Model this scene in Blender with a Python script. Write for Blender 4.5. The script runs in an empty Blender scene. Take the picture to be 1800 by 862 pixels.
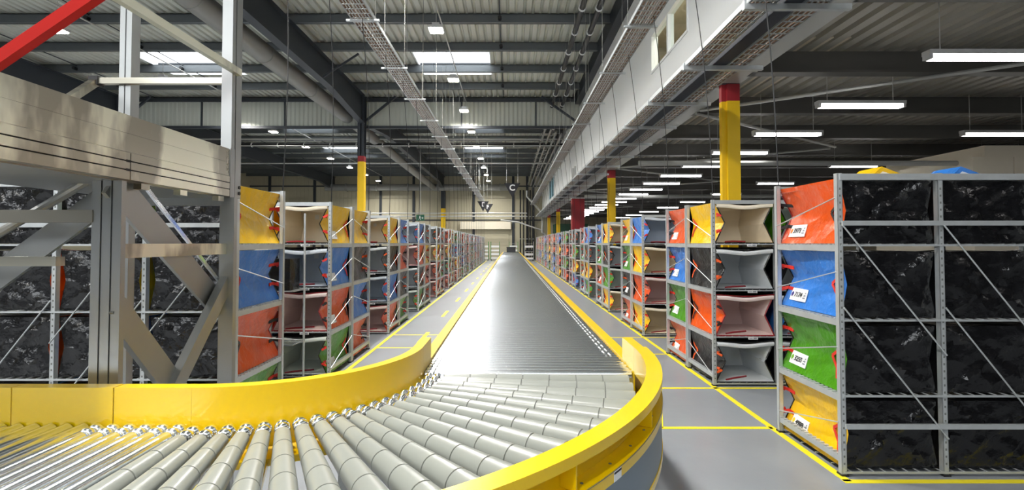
import bpy, math, random
from mathutils import Vector, Matrix
rnd = random.Random(7)
PI = math.pi
scn = bpy.context.scene
COL = scn.collection

# ------------------------------------------------------------------ camera
cam_d = bpy.data.cameras.new('camera')
cam = bpy.data.objects.new('camera', cam_d); COL.objects.link(cam)
CAM_H = 1.65
cam.location = (0, 0, CAM_H)
cam.rotation_euler = (math.radians(90 + 1.5), 0, 0)
cam_d.sensor_width = 36.0
cam_d.lens = 879.7 * 36.0 / 1800.0
cam_d.shift_x = 4 / 1800.0
cam_d.shift_y = -27 / 1800.0
cam_d.clip_start = 0.02; cam_d.clip_end = 300
scn.camera = cam

# ------------------------------------------------------------------ world, exposure
w = bpy.data.worlds.new('world'); scn.world = w; w.use_nodes = True
bg = w.node_tree.nodes['Background']
bg.inputs[0].default_value = (0.93, 0.97, 1.0, 1); bg.inputs[1].default_value = 6.0
scn.view_settings.view_transform = 'Standard'
scn.view_settings.look = 'None'
scn.view_settings.exposure = 0.0
scn.view_settings.gamma = 1.0
scn.view_settings.use_curve_mapping = False
HALL_W = 290      # watts of each high-bay lamp
TUBE_E = 14       # emission of the linear lamps

# ------------------------------------------------------------------ materials
def mat(name, col, rough=0.5, metal=0.0, coat=0.0, bump=0.0, bscale=20.0, var=0.0, vscale=6.0, emit=0.0, stretch=(1, 1, 1), trans=0.0, rvar=0.0, contrast=False):
    m = bpy.data.materials.new(name); m.use_nodes = True
    nt = m.node_tree; b = nt.nodes['Principled BSDF']
    b.inputs['Base Color'].default_value = (*col, 1)
    b.inputs['Roughness'].default_value = rough
    b.inputs['Metallic'].default_value = metal
    b.inputs['Coat Weight'].default_value = coat
    b.inputs['Coat Roughness'].default_value = 0.08
    if trans: b.inputs['Transmission Weight'].default_value = trans
    if emit:
        b.inputs['Emission Color'].default_value = (*col, 1); b.inputs['Emission Strength'].default_value = emit
    if bump or var or rvar:
        tc = nt.nodes.new('ShaderNodeTexCoord'); mp = nt.nodes.new('ShaderNodeMapping')
        mp.inputs['Scale'].default_value = stretch
        nt.links.new(tc.outputs['Object'], mp.inputs['Vector'])
    if bump:
        n = nt.nodes.new('ShaderNodeTexNoise'); n.inputs['Scale'].default_value = bscale; n.inputs['Detail'].default_value = 3
        bp = nt.nodes.new('ShaderNodeBump'); bp.inputs['Strength'].default_value = bump; bp.inputs['Distance'].default_value = 0.02
        nt.links.new(mp.outputs['Vector'], n.inputs['Vector']); nt.links.new(n.outputs['Fac'], bp.inputs['Height'])
        nt.links.new(bp.outputs['Normal'], b.inputs['Normal'])
    if var or rvar:
        n = nt.nodes.new('ShaderNodeTexNoise'); n.inputs['Scale'].default_value = vscale; n.inputs['Detail'].default_value = 5
        nt.links.new(mp.outputs['Vector'], n.inputs['Vector'])
        if var:
            mx = nt.nodes.new('ShaderNodeMix'); mx.data_type = 'RGBA'
            mx.inputs[6].default_value = (*[c * (1 - var) for c in col], 1)
            mx.inputs[7].default_value = (*[min(1, c * (1 + var)) for c in col], 1)
            src = n.outputs['Fac']
            if contrast:
                cr = nt.nodes.new('ShaderNodeMapRange'); cr.inputs['From Min'].default_value = .46; cr.inputs['From Max'].default_value = .54
                nt.links.new(src, cr.inputs['Value']); src = cr.outputs['Result']
            nt.links.new(src, mx.inputs[0]); nt.links.new(mx.outputs[2], b.inputs['Base Color'])
        if rvar:
            mr = nt.nodes.new('ShaderNodeMapRange')
            mr.inputs['To Min'].default_value = max(0.02, rough - rvar); mr.inputs['To Max'].default_value = rough + rvar
            nt.links.new(n.outputs['Fac'], mr.inputs['Value']); nt.links.new(mr.outputs['Result'], b.inputs['Roughness'])
    return m

M = {}
M['chrome'] = mat('chrome_steel', (0.84, 0.88, 0.93), 0.22, 1.0)
M['bright'] = mat('bright_steel', (0.88, 0.90, 0.92), 0.12, 1.0)
M['plastic'] = mat('grey_plastic', (0.27, 0.285, 0.26), 0.3, 0, 0.1, var=0.06, vscale=9)
M['groove_soft'] = mat('groove_soft', (0.15, 0.155, 0.145), 0.6)
M['groove'] = mat('groove_dark', (0.16, 0.17, 0.16), 0.6)
M['yellow'] = mat('yellow_paint', (0.86, 0.57, 0.0), 0.32, 0, 0.45, var=0.03)
M['skirt'] = mat('grey_skirt', (0.20, 0.25, 0.30), 0.45, var=0.05, vscale=2)
M['galv'] = mat('galvanised', (0.56, 0.59, 0.60), 0.40, 0.5, var=0.14, vscale=14)
M['alu'] = mat('aluminium', (0.74, 0.69, 0.57), 0.30, 1.0, var=0.42, vscale=2.6, stretch=(0.05, 1, 0.35), rvar=0.12, contrast=True)  # light and dark bands along Y paint reflections into the base colour
M['alu_grey'] = mat('aluminium_grey', (0.42, 0.43, 0.425), 0.38, 0.95, var=0.06, vscale=5)
M['slot'] = mat('slot_metal', (0.10, 0.105, 0.11), 0.4, 0.8)
M['dark_gap'] = mat('dark_gap', (0.02, 0.02, 0.022), 0.6)
M['red'] = mat('red_paint', (0.36, 0.004, 0.001), 0.55)
M['red'].node_tree.nodes['Principled BSDF'].inputs['Specular IOR Level'].default_value = 0.2
M['dkred'] = mat('dark_red_paint', (0.30, 0.012, 0.02), 0.5)
M['steel_dark'] = mat('dark_steel_paint', (0.030, 0.036, 0.045), 0.5)
M['mezz_steel'] = mat('mezzanine_steel', (0.10, 0.098, 0.09), 0.5)
M['purlin'] = mat('purlin_steel', (0.13, 0.145, 0.155), 0.5, 0.3, var=0.1, vscale=3)
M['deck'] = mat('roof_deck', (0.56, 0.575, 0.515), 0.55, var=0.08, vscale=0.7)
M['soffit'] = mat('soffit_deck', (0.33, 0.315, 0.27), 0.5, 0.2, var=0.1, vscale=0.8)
M['curtain'] = mat('baffle_sheet', (0.50, 0.52, 0.46), 0.55, var=0.05, vscale=1)
M['cream'] = mat('cream_cladding', (0.50, 0.46, 0.33), 0.6, var=0.1, vscale=0.5)
M['grey_wall'] = mat('grey_wall', (0.22, 0.24, 0.27), 0.6)
M['white'] = mat('white_board', (0.90, 0.92, 0.92), 0.6, var=0.04, vscale=0.8)
M['floor'] = mat('concrete_floor', (0.25, 0.268, 0.29), 0.38, 0, 0.15, bump=0.05, bscale=9, var=0.22, vscale=1.6, rvar=0.1)
M['line'] = mat('yellow_line_paint', (0.88, 0.74, 0.02), 0.5, var=0.08, vscale=10)
M['navy'] = mat('navy_duct', (0.012, 0.016, 0.028), 0.5)
M['copper'] = mat('brown_cables', (0.24, 0.145, 0.095), 0.5, var=0.3, vscale=9, stretch=(6, 0.4, 6))
M['black'] = mat('black_cable', (0.014, 0.014, 0.016), 0.45)
M['grey_pipe'] = mat('grey_duct', (0.26, 0.26, 0.245), 0.5, 0.2, var=0.06, vscale=2)
M['pale_pipe'] = mat('pale_pipe', (0.50, 0.51, 0.49), 0.45, 0.3)
M['lamp'] = mat('lamp_glow', (1.0, 0.95, 0.82), 0.5, emit=26)
M['tube'] = mat('tube_glow', (1.0, 0.97, 0.95), 0.5, emit=TUBE_E)
M['lampbody'] = mat('lamp_body', (0.55, 0.55, 0.55), 0.5)
M['paper'] = mat('white_label', (0.85, 0.86, 0.86), 0.5)
M['ink'] = mat('black_ink', (0.015, 0.015, 0.02), 0.6)
M['greyink'] = mat('grey_ink', (0.25, 0.26, 0.30), 0.6)
M['green_sign'] = mat('green_sign', (0.01, 0.10, 0.05), 0.4)
M['green_paint'] = mat('green_paint', (0.06, 0.30, 0.07), 0.5)
M['dkgreen'] = mat('dark_green_sheet', (0.012, 0.07, 0.035), 0.6)
M['blue_glass'] = mat('blue_pane', (0.10, 0.34, 0.46), 0.2)
M['room'] = mat('room_interior', (0.6, 0.54, 0.42), 0.7, var=0.3, vscale=2)
M['glass'] = bpy.data.materials.new('window_glass'); M['glass'].use_nodes = True
_nt = M['glass'].node_tree; _nt.nodes.clear()
_o = _nt.nodes.new('ShaderNodeOutputMaterial'); _mx = _nt.nodes.new('ShaderNodeMixShader'); _tp = _nt.nodes.new('ShaderNodeBsdfTransparent'); _gl = _nt.nodes.new('ShaderNodeBsdfGlossy')
_tp.inputs[0].default_value = (.93, .96, .94, 1); _gl.inputs['Roughness'].default_value = .04; _mx.inputs[0].default_value = 0.12
_nt.links.new(_tp.outputs[0], _mx.inputs[1]); _nt.links.new(_gl.outputs[0], _mx.inputs[2]); _nt.links.new(_mx.outputs[0], _o.inputs[0])
M['beige'] = mat('beige_panel', (0.86, 0.79, 0.64), 0.6, var=0.03)
M['sky_pane'] = bpy.data.materials.new('skylight_pane'); M['sky_pane'].use_nodes = True
_nt = M['sky_pane'].node_tree; _nt.nodes.clear()
_o = _nt.nodes.new('ShaderNodeOutputMaterial'); _mx = _nt.nodes.new('ShaderNodeMixShader'); _tp = _nt.nodes.new('ShaderNodeBsdfTransparent'); _tl = _nt.nodes.new('ShaderNodeBsdfTranslucent')
_mx.inputs[0].default_value = 0.35; _nt.links.new(_tp.outputs[0], _mx.inputs[1]); _nt.links.new(_tl.outputs[0], _mx.inputs[2]); _nt.links.new(_mx.outputs[0], _o.inputs[0])
BC = {'orange': (0.74, 0.085, 0.001), 'blue': (0.03, 0.19, 0.62), 'green': (0.06, 0.27, 0.004), 'yellow': (0.86, 0.52, 0.0), 'black': (0.012, 0.012, 0.013)}
LC = {'orange': (0.84, 0.68, 0.65), 'blue': (0.66, 0.72, 0.80), 'green': (0.72, 0.77, 0.72), 'yellow': (0.93, 0.83, 0.66), 'black': (0.72, 0.75, 0.77)}
DOT = {'orange': (0.8, 0.22, 0.01), 'blue': (0.03, 0.02, 0.2), 'green': (0.15, 0.4, 0.02), 'yellow': (0.85, 0.6, 0.01), 'black': (0.02, 0.02, 0.02)}
def crumple(name, col, rough, spec, strength, cell, var=0.0, fine=0.25):
    m = bpy.data.materials.new(name); m.use_nodes = True
    nt = m.node_tree; N = nt.nodes; L = nt.links; b = N['Principled BSDF']
    b.inputs['Roughness'].default_value = rough; b.inputs['Specular IOR Level'].default_value = spec
    tc = N.new('ShaderNodeTexCoord'); nz = N.new('ShaderNodeTexNoise'); nz.inputs['Scale'].default_value = cell * .7; nz.inputs['Detail'].default_value = 2
    L.new(tc.outputs['Object'], nz.inputs['Vector'])
    mx = N.new('ShaderNodeMix'); mx.data_type = 'VECTOR'; mx.inputs[0].default_value = .22
    L.new(tc.outputs['Object'], mx.inputs[4]); L.new(nz.outputs['Color'], mx.inputs[5])
    vo = N.new('ShaderNodeTexVoronoi'); vo.feature = 'F1'; vo.inputs['Scale'].default_value = cell
    L.new(mx.outputs[1], vo.inputs['Vector'])
    bp = N.new('ShaderNodeBump'); bp.inputs['Strength'].default_value = strength; bp.inputs['Distance'].default_value = .05
    L.new(vo.outputs['Distance'], bp.inputs['Height'])
    n2 = N.new('ShaderNodeTexNoise'); n2.inputs['Scale'].default_value = 34; n2.inputs['Detail'].default_value = 2; L.new(tc.outputs['Object'], n2.inputs['Vector'])
    b2 = N.new('ShaderNodeBump'); b2.inputs['Strength'].default_value = fine; b2.inputs['Distance'].default_value = .01
    L.new(n2.outputs['Fac'], b2.inputs['Height']); L.new(bp.outputs['Normal'], b2.inputs['Normal']); L.new(b2.outputs['Normal'], b.inputs['Normal'])
    c = N.new('ShaderNodeMix'); c.data_type = 'RGBA'; c.inputs[6].default_value = (*[v * (1 - var) for v in col], 1); c.inputs[7].default_value = (*[min(1, v * (1 + var)) for v in col], 1)
    L.new(nz.outputs['Fac'], c.inputs[0]); L.new(c.outputs[2], b.inputs['Base Color'])
    return m
for k in BC:
    M['bag_' + k] = crumple('bag_cloth_' + k, BC[k], 0.28, 0.5, 0.36, 6.5, 0.12, 0.45)
    M['lin_' + k] = mat('bag_lining_' + k, LC[k], 0.7, bump=0.25, bscale=6, var=0.06)
    M['dot_' + k] = mat('label_dot_' + k, DOT[k], 0.5)
M['vinyl'] = crumple('black_vinyl', (0.007, 0.007, 0.008), 0.2, 0.6, 1.0, 4.2, 0.1, 0.5)
M['strap_red'] = mat('red_strap', (0.70, 0.025, 0.012), 0.6)
M['strap_orange'] = mat('orange_strap', (0.80, 0.10, 0.01), 0.6)
M['strap_black'] = M['black']

# ------------------------------------------------------------------ mesh builder
class MB:
    def __init__(s): s.v = []; s.f = []; s.m = []; s.mi = 0
    def mat(s, i): s.mi = i; return s
    def face(s, ids): s.f.append(ids); s.m.append(s.mi)
    def add(s, vs, fs):
        o = len(s.v); s.v.extend([tuple(p) for p in vs])
        for f in fs: s.face([o + i for i in f])
        return s
    def box(s, x0, y0, z0, x1, y1, z1):
        return s.add([(x0, y0, z0), (x1, y0, z0), (x1, y1, z0), (x0, y1, z0), (x0, y0, z1), (x1, y0, z1), (x1, y1, z1), (x0, y1, z1)],
                     [(0, 3, 2, 1), (4, 5, 6, 7), (0, 1, 5, 4), (1, 2, 6, 5), (2, 3, 7, 6), (3, 0, 4, 7)])
    def bar(s, p, q, w, h, up=(0, 0, 1)):
        p = Vector(p); q = Vector(q); d = (q - p).normalized(); u = Vector(up)
        a = d.cross(u)
        if a.length < 1e-4: a = d.cross(Vector((1, 0, 0)))
        a.normalize(); b = a.cross(d).normalized()
        a *= w / 2; b *= h / 2
        vs = [p - a - b, p + a - b, p + a + b, p - a + b, q - a - b, q + a - b, q + a + b, q - a + b]
        return s.add(vs, [(0, 1, 2, 3), (7, 6, 5, 4), (0, 4, 5, 1), (1, 5, 6, 2), (2, 6, 7, 3), (3, 7, 4, 0)])
    def tube(s, pts, r, n=8, caps=True):
        pts = [Vector(p) for p in pts]; rings = []
        rr = r if isinstance(r, (list, tuple)) else [r] * len(pts)
        for i, p in enumerate(pts):
            d = (pts[min(i + 1, len(pts) - 1)] - pts[max(i - 1, 0)]).normalized()
            u = Vector((0, 0, 1)) if abs(d.z) < 0.9 else Vector((1, 0, 0))
            a = d.cross(u).normalized(); b = a.cross(d).normalized()
            o = len(s.v); rings.append(o)
            for k in range(n):
                t = 2 * PI * k / n
                s.v.append(tuple(p + a * (rr[i] * math.cos(t)) + b * (rr[i] * math.sin(t))))
        for i in range(len(rings) - 1):
            for k in range(n):
                s.face([rings[i] + k, rings[i] + (k + 1) % n, rings[i + 1] + (k + 1) % n, rings[i + 1] + k])
        if caps:
            s.face([rings[0] + k for k in range(n)][::-1]); s.face([rings[-1] + k for k in range(n)])
        return s
    def grid(s, fn, nu, nv, flip=False):
        o = len(s.v)
        for j in range(nv + 1):
            for i in range(nu + 1): s.v.append(tuple(fn(i / nu, j / nv)))
        for j in range(nv):
            for i in range(nu):
                a = o + j * (nu + 1) + i; q = [a, a + 1, a + nu + 2, a + nu + 1]
                s.face(q[::-1] if flip else q)
        return s
    def mesh(s, name, mats, smooth=False):
        me = bpy.data.meshes.new(name); me.from_pydata(s.v, [], s.f)
        for m in mats: me.materials.append(m)
        me.polygons.foreach_set('material_index', s.m)
        if smooth:
            me.polygons.foreach_set('use_smooth', [True] * len(s.f))
            try: me.set_sharp_from_angle(angle=math.radians(40))
            except Exception: pass
        me.update(); return me
    def build(s, name, mats, parent=None, loc=None, smooth=False):
        if not isinstance(mats, (list, tuple)): mats = [mats]
        return inst(name, s.mesh(name, mats, smooth), parent, loc)

def inst(name, me, parent=None, loc=None, rotz=0.0):
    o = bpy.data.objects.new(name, me); COL.objects.link(o)
    if parent is not None: o.parent = parent
    if loc is not None: o.location = loc
    if rotz: o.rotation_euler = (0, 0, rotz)
    return o
def tag(o, label=None, cat=None, group=None, kind=None):
    if label: o['label'] = label
    if cat: o['category'] = cat
    if group: o['group'] = group
    if kind: o['kind'] = kind
    return o
def thing(name, loc, label, cat, group=None, rotz=0.0):
    return tag(inst(name, None, None, loc, rotz), label, cat, group)
def struct(name, mb, mats, label=None, smooth=False):
    o = mb.build(name, mats, smooth=smooth); o['kind'] = 'structure'
    if label: o['label'] = label
    return o
ORD = ['first', 'second', 'third', 'fourth', 'fifth', 'sixth', 'seventh', 'eighth', 'ninth', 'tenth', 'eleventh', 'twelfth', 'thirteenth', 'fourteenth', 'fifteenth', 'sixteenth',
       'seventeenth', 'eighteenth', 'nineteenth', 'twentieth', 'twenty-first', 'twenty-second', 'twenty-third', 'twenty-fourth', 'twenty-fifth', 'twenty-sixth', 'twenty-seventh', 'twenty-eighth', 'twenty-ninth', 'thirtieth']

# ================================================================== SHELL
WALL_Y = 50.0; WALL_X = 3.25; LEFT_X = -26.0; RIGHT_X = 24.0; BACK_Y = -7.0
DECK_Z = CAM_H + 6.9
floor = struct('floor', MB().box(LEFT_X, BACK_Y, -0.2, RIGHT_X, WALL_Y + 0.3, 0), M['floor'])
def mark(p, q, wd=0.05, extra=None):
    MB().bar((p[0], p[1], 0.0015), (q[0], q[1], 0.0015), wd, 0.003).build('line_marking', M['line'], floor)
RX = 2.336; LX = -2.10
mark((RX, 3.5), (RX, 46), 0.055); mark((LX, 3.0), (LX, 46), 0.055)
mark((RX - 0.03, 3.50), (4.8, 3.50)); mark((1.33, 4.50), (RX, 4.50))
mark((1.70, 5.72), (4.8, 5.72)); mark((1.70, 5.72), (1.34, 4.50)); 
mark((1.0, 7.45), (RX, 7.45), 0.04); mark((1.0, 8.75), (4.0, 8.75), 0.04)
mark((LX, 6.05), (-1.05, 6.05), 0.04); mark((LX, 7.9), (-1.0, 7.9), 0.04); mark((LX, 9.0), (-1.2, 9.0), 0.04)
for k in range(14):
    y = 8.3 + k * 2.9
    mark((-1.5, y), (-1.5, y + 0.95), 0.07)

# roof deck with skylight openings (holes in the corrugated sheet)
SKY = [(-3.5, -0.75, 17.9, 20.3), (-13.75, -10.75, 17.9, 20.3), (-3.25, -0.5, 29.4, 31.2), (-13.5, -10.5, 29.4, 31.2), (-3.25, -0.5, 35.4, 38.0), (-13.5, -10.5, 35.4, 38.0), (-3.5, -0.75, 6.0, 8.4), (-13.75, -10.75, 6.0, 8.4)]
def corr(mb, x0, x1, y0, y1, z, pitch, dep):
    n = max(1, int(round((x1 - x0) / pitch))); p = (x1 - x0) / n
    prof = []
    for i in range(n):
        b = x0 + i * p
        prof += [(b, z), (b + p * 0.55, z), (b + p * 0.68, z + dep), (b + p * 0.87, z + dep)]
    prof.append((x1, z))
    o = len(mb.v)
    for x, zz in prof: mb.v += [(x, y0, zz), (x, y1, zz)]
    for i in range(len(prof) - 1):
        a = o + 2 * i; mb.face([a, a + 1, a + 3, a + 2])
mb = MB(); ys = sorted(set([BACK_Y, WALL_Y + 0.3] + [v for s in SKY for v in s[2:]]))
for ya, yb in zip(ys, ys[1:]):
    ym = (ya + yb) / 2
    hol = sorted((s[0], s[1]) for s in SKY if s[2] < ym < s[3])
    x = LEFT_X
    for a, b in hol: corr(mb, x, a, ya, yb, DECK_Z, 0.25, 0.07); x = b
    corr(mb, x, 3.75, ya, yb, DECK_Z, 0.25, 0.07)
ceiling = struct('ceiling', mb, M['deck'])
for i, s in enumerate(SKY):
    o = struct('window_%d' % (i + 1), MB().box(s[0], s[2], DECK_Z + 0.16, s[1], s[3], DECK_Z + 0.17), M['sky_pane'])
    f = MB()
    f.box(s[0] - .05, s[2] - .05, DECK_Z - .02, s[0], s[3] + .05, DECK_Z + .25).box(s[1], s[2] - .05, DECK_Z - .02, s[1] + .05, s[3] + .05, DECK_Z + .25)
    f.box(s[0], s[2] - .05, DECK_Z - .02, s[1], s[2], DECK_Z + .25).box(s[0], s[3], DECK_Z - .02, s[1], s[3] + .05, DECK_Z + .25)
    f.build('skylight_frame', M['white'], o)
    if i < 2: MB().box(s[0], s[2] + 1.5, DECK_Z + .08, s[1], s[2] + 1.56, DECK_Z + .14).build('mullion', M['steel_dark'], o)
for i, s in enumerate(SKY):      # light portals in the roof openings
    pd = bpy.data.lights.new('sky_portal', 'AREA'); pd.shape = 'RECTANGLE'; pd.size = s[1] - s[0]; pd.size_y = s[3] - s[2]; pd.cycles.is_portal = True
    po = bpy.data.objects.new('sky_portal', pd); COL.objects.link(po); po.location = ((s[0] + s[1]) / 2, (s[2] + s[3]) / 2, DECK_Z + .15)
# purlins (each its own part of the ceiling)
PZ0, PZ1 = CAM_H + 6.57, CAM_H + 6.87
pm = MB().box(LEFT_X, -0.035, PZ0, WALL_X, 0.035, PZ1).box(LEFT_X, -0.11, PZ0, WALL_X, 0.035, PZ0 + 0.02).box(LEFT_X, -0.035, PZ1 - .02, WALL_X, 0.11, PZ1).mesh('purlin', [M['purlin']])
y = 14.85 - 2.15 * 9
PY = []
while y < WALL_Y:
    inst('purlin', pm, ceiling, (0, y, 0)); PY.append(y); y += 2.15
rodm = MB().tube([(0, BACK_Y, PZ1 - .03), (0, WALL_Y, PZ1 - .03)], 0.018, 6).mesh('sag_rod', [M['steel_dark']])
for x in (-0.3, -4.4, -8.5, -12.6, -16.7, -20.8): inst('sag_rod', rodm, ceiling, (x, 0, 0))
hubm = MB().tube([(0, -0.14, 0), (0, 0.0, 0)], 0.06, 10).mesh('rod_clamp', [M['black']])
for x in (-0.3, -4.4, -8.5, -12.6, -16.7):
    for yy in PY:
        if 10 < yy < 24: inst('rod_clamp', hubm, ceiling, (x, yy - 0.035, PZ0 + .13))
# main beams with haunches, along Y
BX = (-6.57, -17.5)
def beam_mesh(mb, x, y0, y1, h0, h1):
    zt = PZ0
    for (ya, yb, za, zb) in ((y0, y0 + 4, h0, -1), (y0 + 4, y1 - 4, -1, -1), (y1 - 4, y1, -1, h1)):
        a = CAM_H + (5.67 if za < 0 else za); b = CAM_H + (5.67 if zb < 0 else zb)
        for (w0, e0, e1) in ((0.02, 0, 0), ):
            mb.add([(x - .012, ya, a), (x + .012, ya, a), (x + .012, yb, b), (x - .012, yb, b), (x - .012, ya, zt), (x + .012, ya, zt), (x + .012, yb, zt), (x - .012, yb, zt)],
                   [(0, 3, 2, 1), (4, 5, 6, 7), (0, 1, 5, 4), (1, 2, 6, 5), (2, 3, 7, 6), (3, 0, 4, 7)])
        mb.bar((x, ya, a), (x, yb, b), 0.28, 0.025)
    mb.box(x - .14, y0, zt - .025, x + .14, y1, zt)
nb = 0
for x in BX:
    for (y0, y1, h0, h1) in ((-7, 22.1, 5.67, 5.3), (22.4, WALL_Y - .1, 5.3, 5.2)):
        nb += 1
        mb = MB(); beam_mesh(mb, x, y0, y1, h0, h1)
        o = struct('trim_%d' % nb, mb, M['steel_dark'], 'dark steel roof beam with deepened ends')
# smoke baffle of corrugated sheet hanging across the hall
mb = MB(); n = int((WALL_X - LEFT_X) / 0.2)
for i in range(n):
    a = LEFT_X + i * 0.2
    mb.add([(a, 22.80, CAM_H + 5.33), (a + .12, 22.80, CAM_H + 5.33), (a + .12, 22.80, CAM_H + 6.5), (a, 22.80, CAM_H + 6.5)], [(0, 1, 2, 3)])
    mb.add([(a + .12, 22.80, CAM_H + 5.33), (a + .2, 22.84, CAM_H + 5.33), (a + .2, 22.84, CAM_H + 6.5), (a + .12, 22.80, CAM_H + 6.5)], [(0, 1, 2, 3)])
baf = struct('wall_baffle', mb, M['curtain'])
MB().box(LEFT_X, 22.71, CAM_H + 5.22, WALL_X, 22.85, CAM_H + 5.34).build('edge_angle', M['steel_dark'], baf)
MB().box(LEFT_X, 22.71, CAM_H + 6.46, WALL_X, 22.85, CAM_H + 6.6).build('edge_angle', M['steel_dark'], baf)
for x in (-20, -14.1, -10.3, -2.2, 1.2): MB().box(x - .03, 22.73, CAM_H + 5.3, x + .03, 22.81, CAM_H + 6.5).build('stiffener', M['steel_dark'], baf)
for bx in (-6.57, -17.5):
    for s in (-1, 1): MB().bar((bx + s * .1, 22.3, CAM_H + 5.45), (bx + s * 1.5, 22.1, CAM_H + 6.5), 0.09, 0.09).build('knee_brace', M['steel_dark'], baf)
MB().bar((3.1, 22.3, CAM_H + 5.35), (1.4, 22.1, CAM_H + 6.5), 0.09, 0.09).build('knee_brace', M['steel_dark'], baf)
for px, py in ((-6.57, 11.3), (-6.57, 17.2), (-6.57, 6)):
    MB().bar((px + .1, py, CAM_H + 5.75), (px + 1.3, py + .1, CAM_H + 6.6), 0.06, 0.06).build('knee_brace', M['steel_dark'], ceiling)
# columns of the hall
def column(name, x, y, w, d, top, ytop, label, full=None, cap=0.45):
    o = thing(name, (x, y, 0), label, 'column')
    MB().box(-w / 2 + .07, -d / 2, 0, w / 2, d / 2, ytop).box(-w / 2, -d / 2 + .05, 0, -w / 2 + .068, d / 2 - .02, ytop).build('lower_shaft', full or M['yellow_matte'], o)
    if cap: MB().box(-w / 2 + .07, -d / 2, ytop, w / 2, d / 2, ytop + cap).box(-w / 2, -d / 2 + .05, ytop, -w / 2 + .068, d / 2 - .02, ytop + cap).build('red_band', M['dkred'], o)
    zt = ytop + cap
    if top > zt: MB().box(-w / 2, -d / 2, zt, w / 2, -d / 2 + .03, top).box(-w / 2, d / 2 - .03, zt, w / 2, d / 2, top).box(-.02, -d / 2, zt, .02, d / 2, top).build('upper_shaft', M['steel_dark'], o)
    return o
M['yellow_matte'] = mat('yellow_matte_paint', (0.80, 0.51, 0.003), 0.5, var=0.06)
column('steel_column', -6.6, 22.22, 0.30, 0.3, PZ0, CAM_H + 3.6, 'tall dark column with yellow base and narrow red ring, standing behind the left racks', cap=.25)
column('steel_column', -6.6, WALL_Y - .4, 0.42, 0.42, CAM_H + 5.2, CAM_H + 3.4, 'yellow footed dark column against the cream end wall', cap=0.0)
column('steel_column', -17.5, 22.22, 0.30, 0.3, PZ0, CAM_H + 3.6, 'dark column farther into the hall behind the aluminium chute frame', cap=.25)
# end wall: cladding panels between dark posts, parts of the wall
wall_far = struct('wall_far', MB().box(LEFT_X, WALL_Y, 0, RIGHT_X, WALL_Y + .3, DECK_Z + .2), M['cream'])
pw = MB()
for i in range(8): pw.box(i * 0.39, -0.03, 0.05, i * 0.39 + 0.37, 0, 3.05)
pwm = pw.mesh('cladding_panel', [M['cream']])
x = LEFT_X
while x < 12:
    for z in (0.0, 3.1, 6.0): 
        if x + 3.1 < 3.2 or z < 3: inst('cladding_panel', pwm, wall_far, (x, WALL_Y, z))
    x += 3.15
for x in (-24, -19.5, -15, -12.9, -9.6, -3.6, 0.35, 1.75, 2.35):
    MB().box(x - .12, WALL_Y - .14, 0, x + .12, WALL_Y - .03, DECK_Z).build('wall_post', M['steel_dark'], wall_far)
for z in (CAM_H + 2.2, CAM_H + 5.6): MB().box(LEFT_X, WALL_Y - .1, z, 3.3, WALL_Y - .03, z + .12).build('wall_rail', M['steel_dark'], wall_far)
dr = struct('door_1', MB().box(-4.6, WALL_Y - .08, 0, -0.1, WALL_Y - .03, 3.0), M['cream'])
for k in range(9): MB().box(-4.6, WALL_Y - .1, .05 + k * .33, -.1, WALL_Y - .08, .33 + k * .33).build('slat', M['cream'], dr)
MB().box(-4.9, WALL_Y - .45, 3.0, 0.1, WALL_Y - .03, 3.75).build('shutter_box', M['beige'], dr)
ADDED_OPEN = ((-19.0, -13.0), (-10.0, -4.0), (-2.0, 3.0), (7.0, 15.0)); CZ0, CZ1 = 4.7, 7.9
mb = MB(); mb.box(LEFT_X, BACK_Y - .3, 0, RIGHT_X, BACK_Y, CZ0).box(LEFT_X, BACK_Y - .3, CZ1, RIGHT_X, BACK_Y, DECK_Z + .2); _x = LEFT_X
for a, b in ADDED_OPEN:      # unseen openings added behind the camera to light the bag interiors
    mb.box(_x, BACK_Y - .3, CZ0, a, BACK_Y, CZ1); _x = b
mb.box(_x, BACK_Y - .3, CZ0, RIGHT_X, BACK_Y, CZ1)
wall_back = struct('wall_back', mb, M['grey_wall'])
for a, b in ADDED_OPEN:  # light portals filling the added openings
    pd = bpy.data.lights.new('window_portal', 'AREA'); pd.shape = 'RECTANGLE'; pd.size = b - a; pd.size_y = CZ1 - CZ0; pd.cycles.is_portal = True
    po = bpy.data.objects.new('window_portal', pd); COL.objects.link(po); po.location = ((a + b) / 2, BACK_Y - .02, (CZ0 + CZ1) / 2); po.rotation_euler = (PI / 2, 0, 0)
wall_left = struct('wall_left', MB().box(LEFT_X - .3, BACK_Y, 0, LEFT_X, WALL_Y, DECK_Z + .2), M['cream'])
wall_right = struct('wall_right', MB().box(RIGHT_X, BACK_Y, 0, RIGHT_X + .3, WALL_Y, 5.2), M['cream'])

# ------------------------------------------------------------------ mezzanine on the right
SOF_Z = CAM_H + 2.87
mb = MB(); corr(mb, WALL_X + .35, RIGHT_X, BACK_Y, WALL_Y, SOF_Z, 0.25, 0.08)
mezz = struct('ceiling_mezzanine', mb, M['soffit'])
mbm = MB().box(3.6, -.02, CAM_H + 2.55, RIGHT_X, .02, SOF_Z).box(3.6, -.1, CAM_H + 2.53, RIGHT_X, .1, CAM_H + 2.56).mesh('floor_beam', [M['mezz_steel']])
y = 7.45 - 2.35 * 5
while y < WALL_Y: inst('floor_beam', mbm, mezz, (0, y, 0)); y += 2.35
eb = MB().box(3.52, BACK_Y, CAM_H + 2.56, 3.56, WALL_Y, SOF_Z + .1).build('edge_beam', M['steel_dark'], mezz)
MB().box(3.30, BACK_Y, CAM_H + 2.53, 3.66, WALL_Y, CAM_H + 2.56).build('beam_flange', M['pale_pipe'], mezz)
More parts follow.
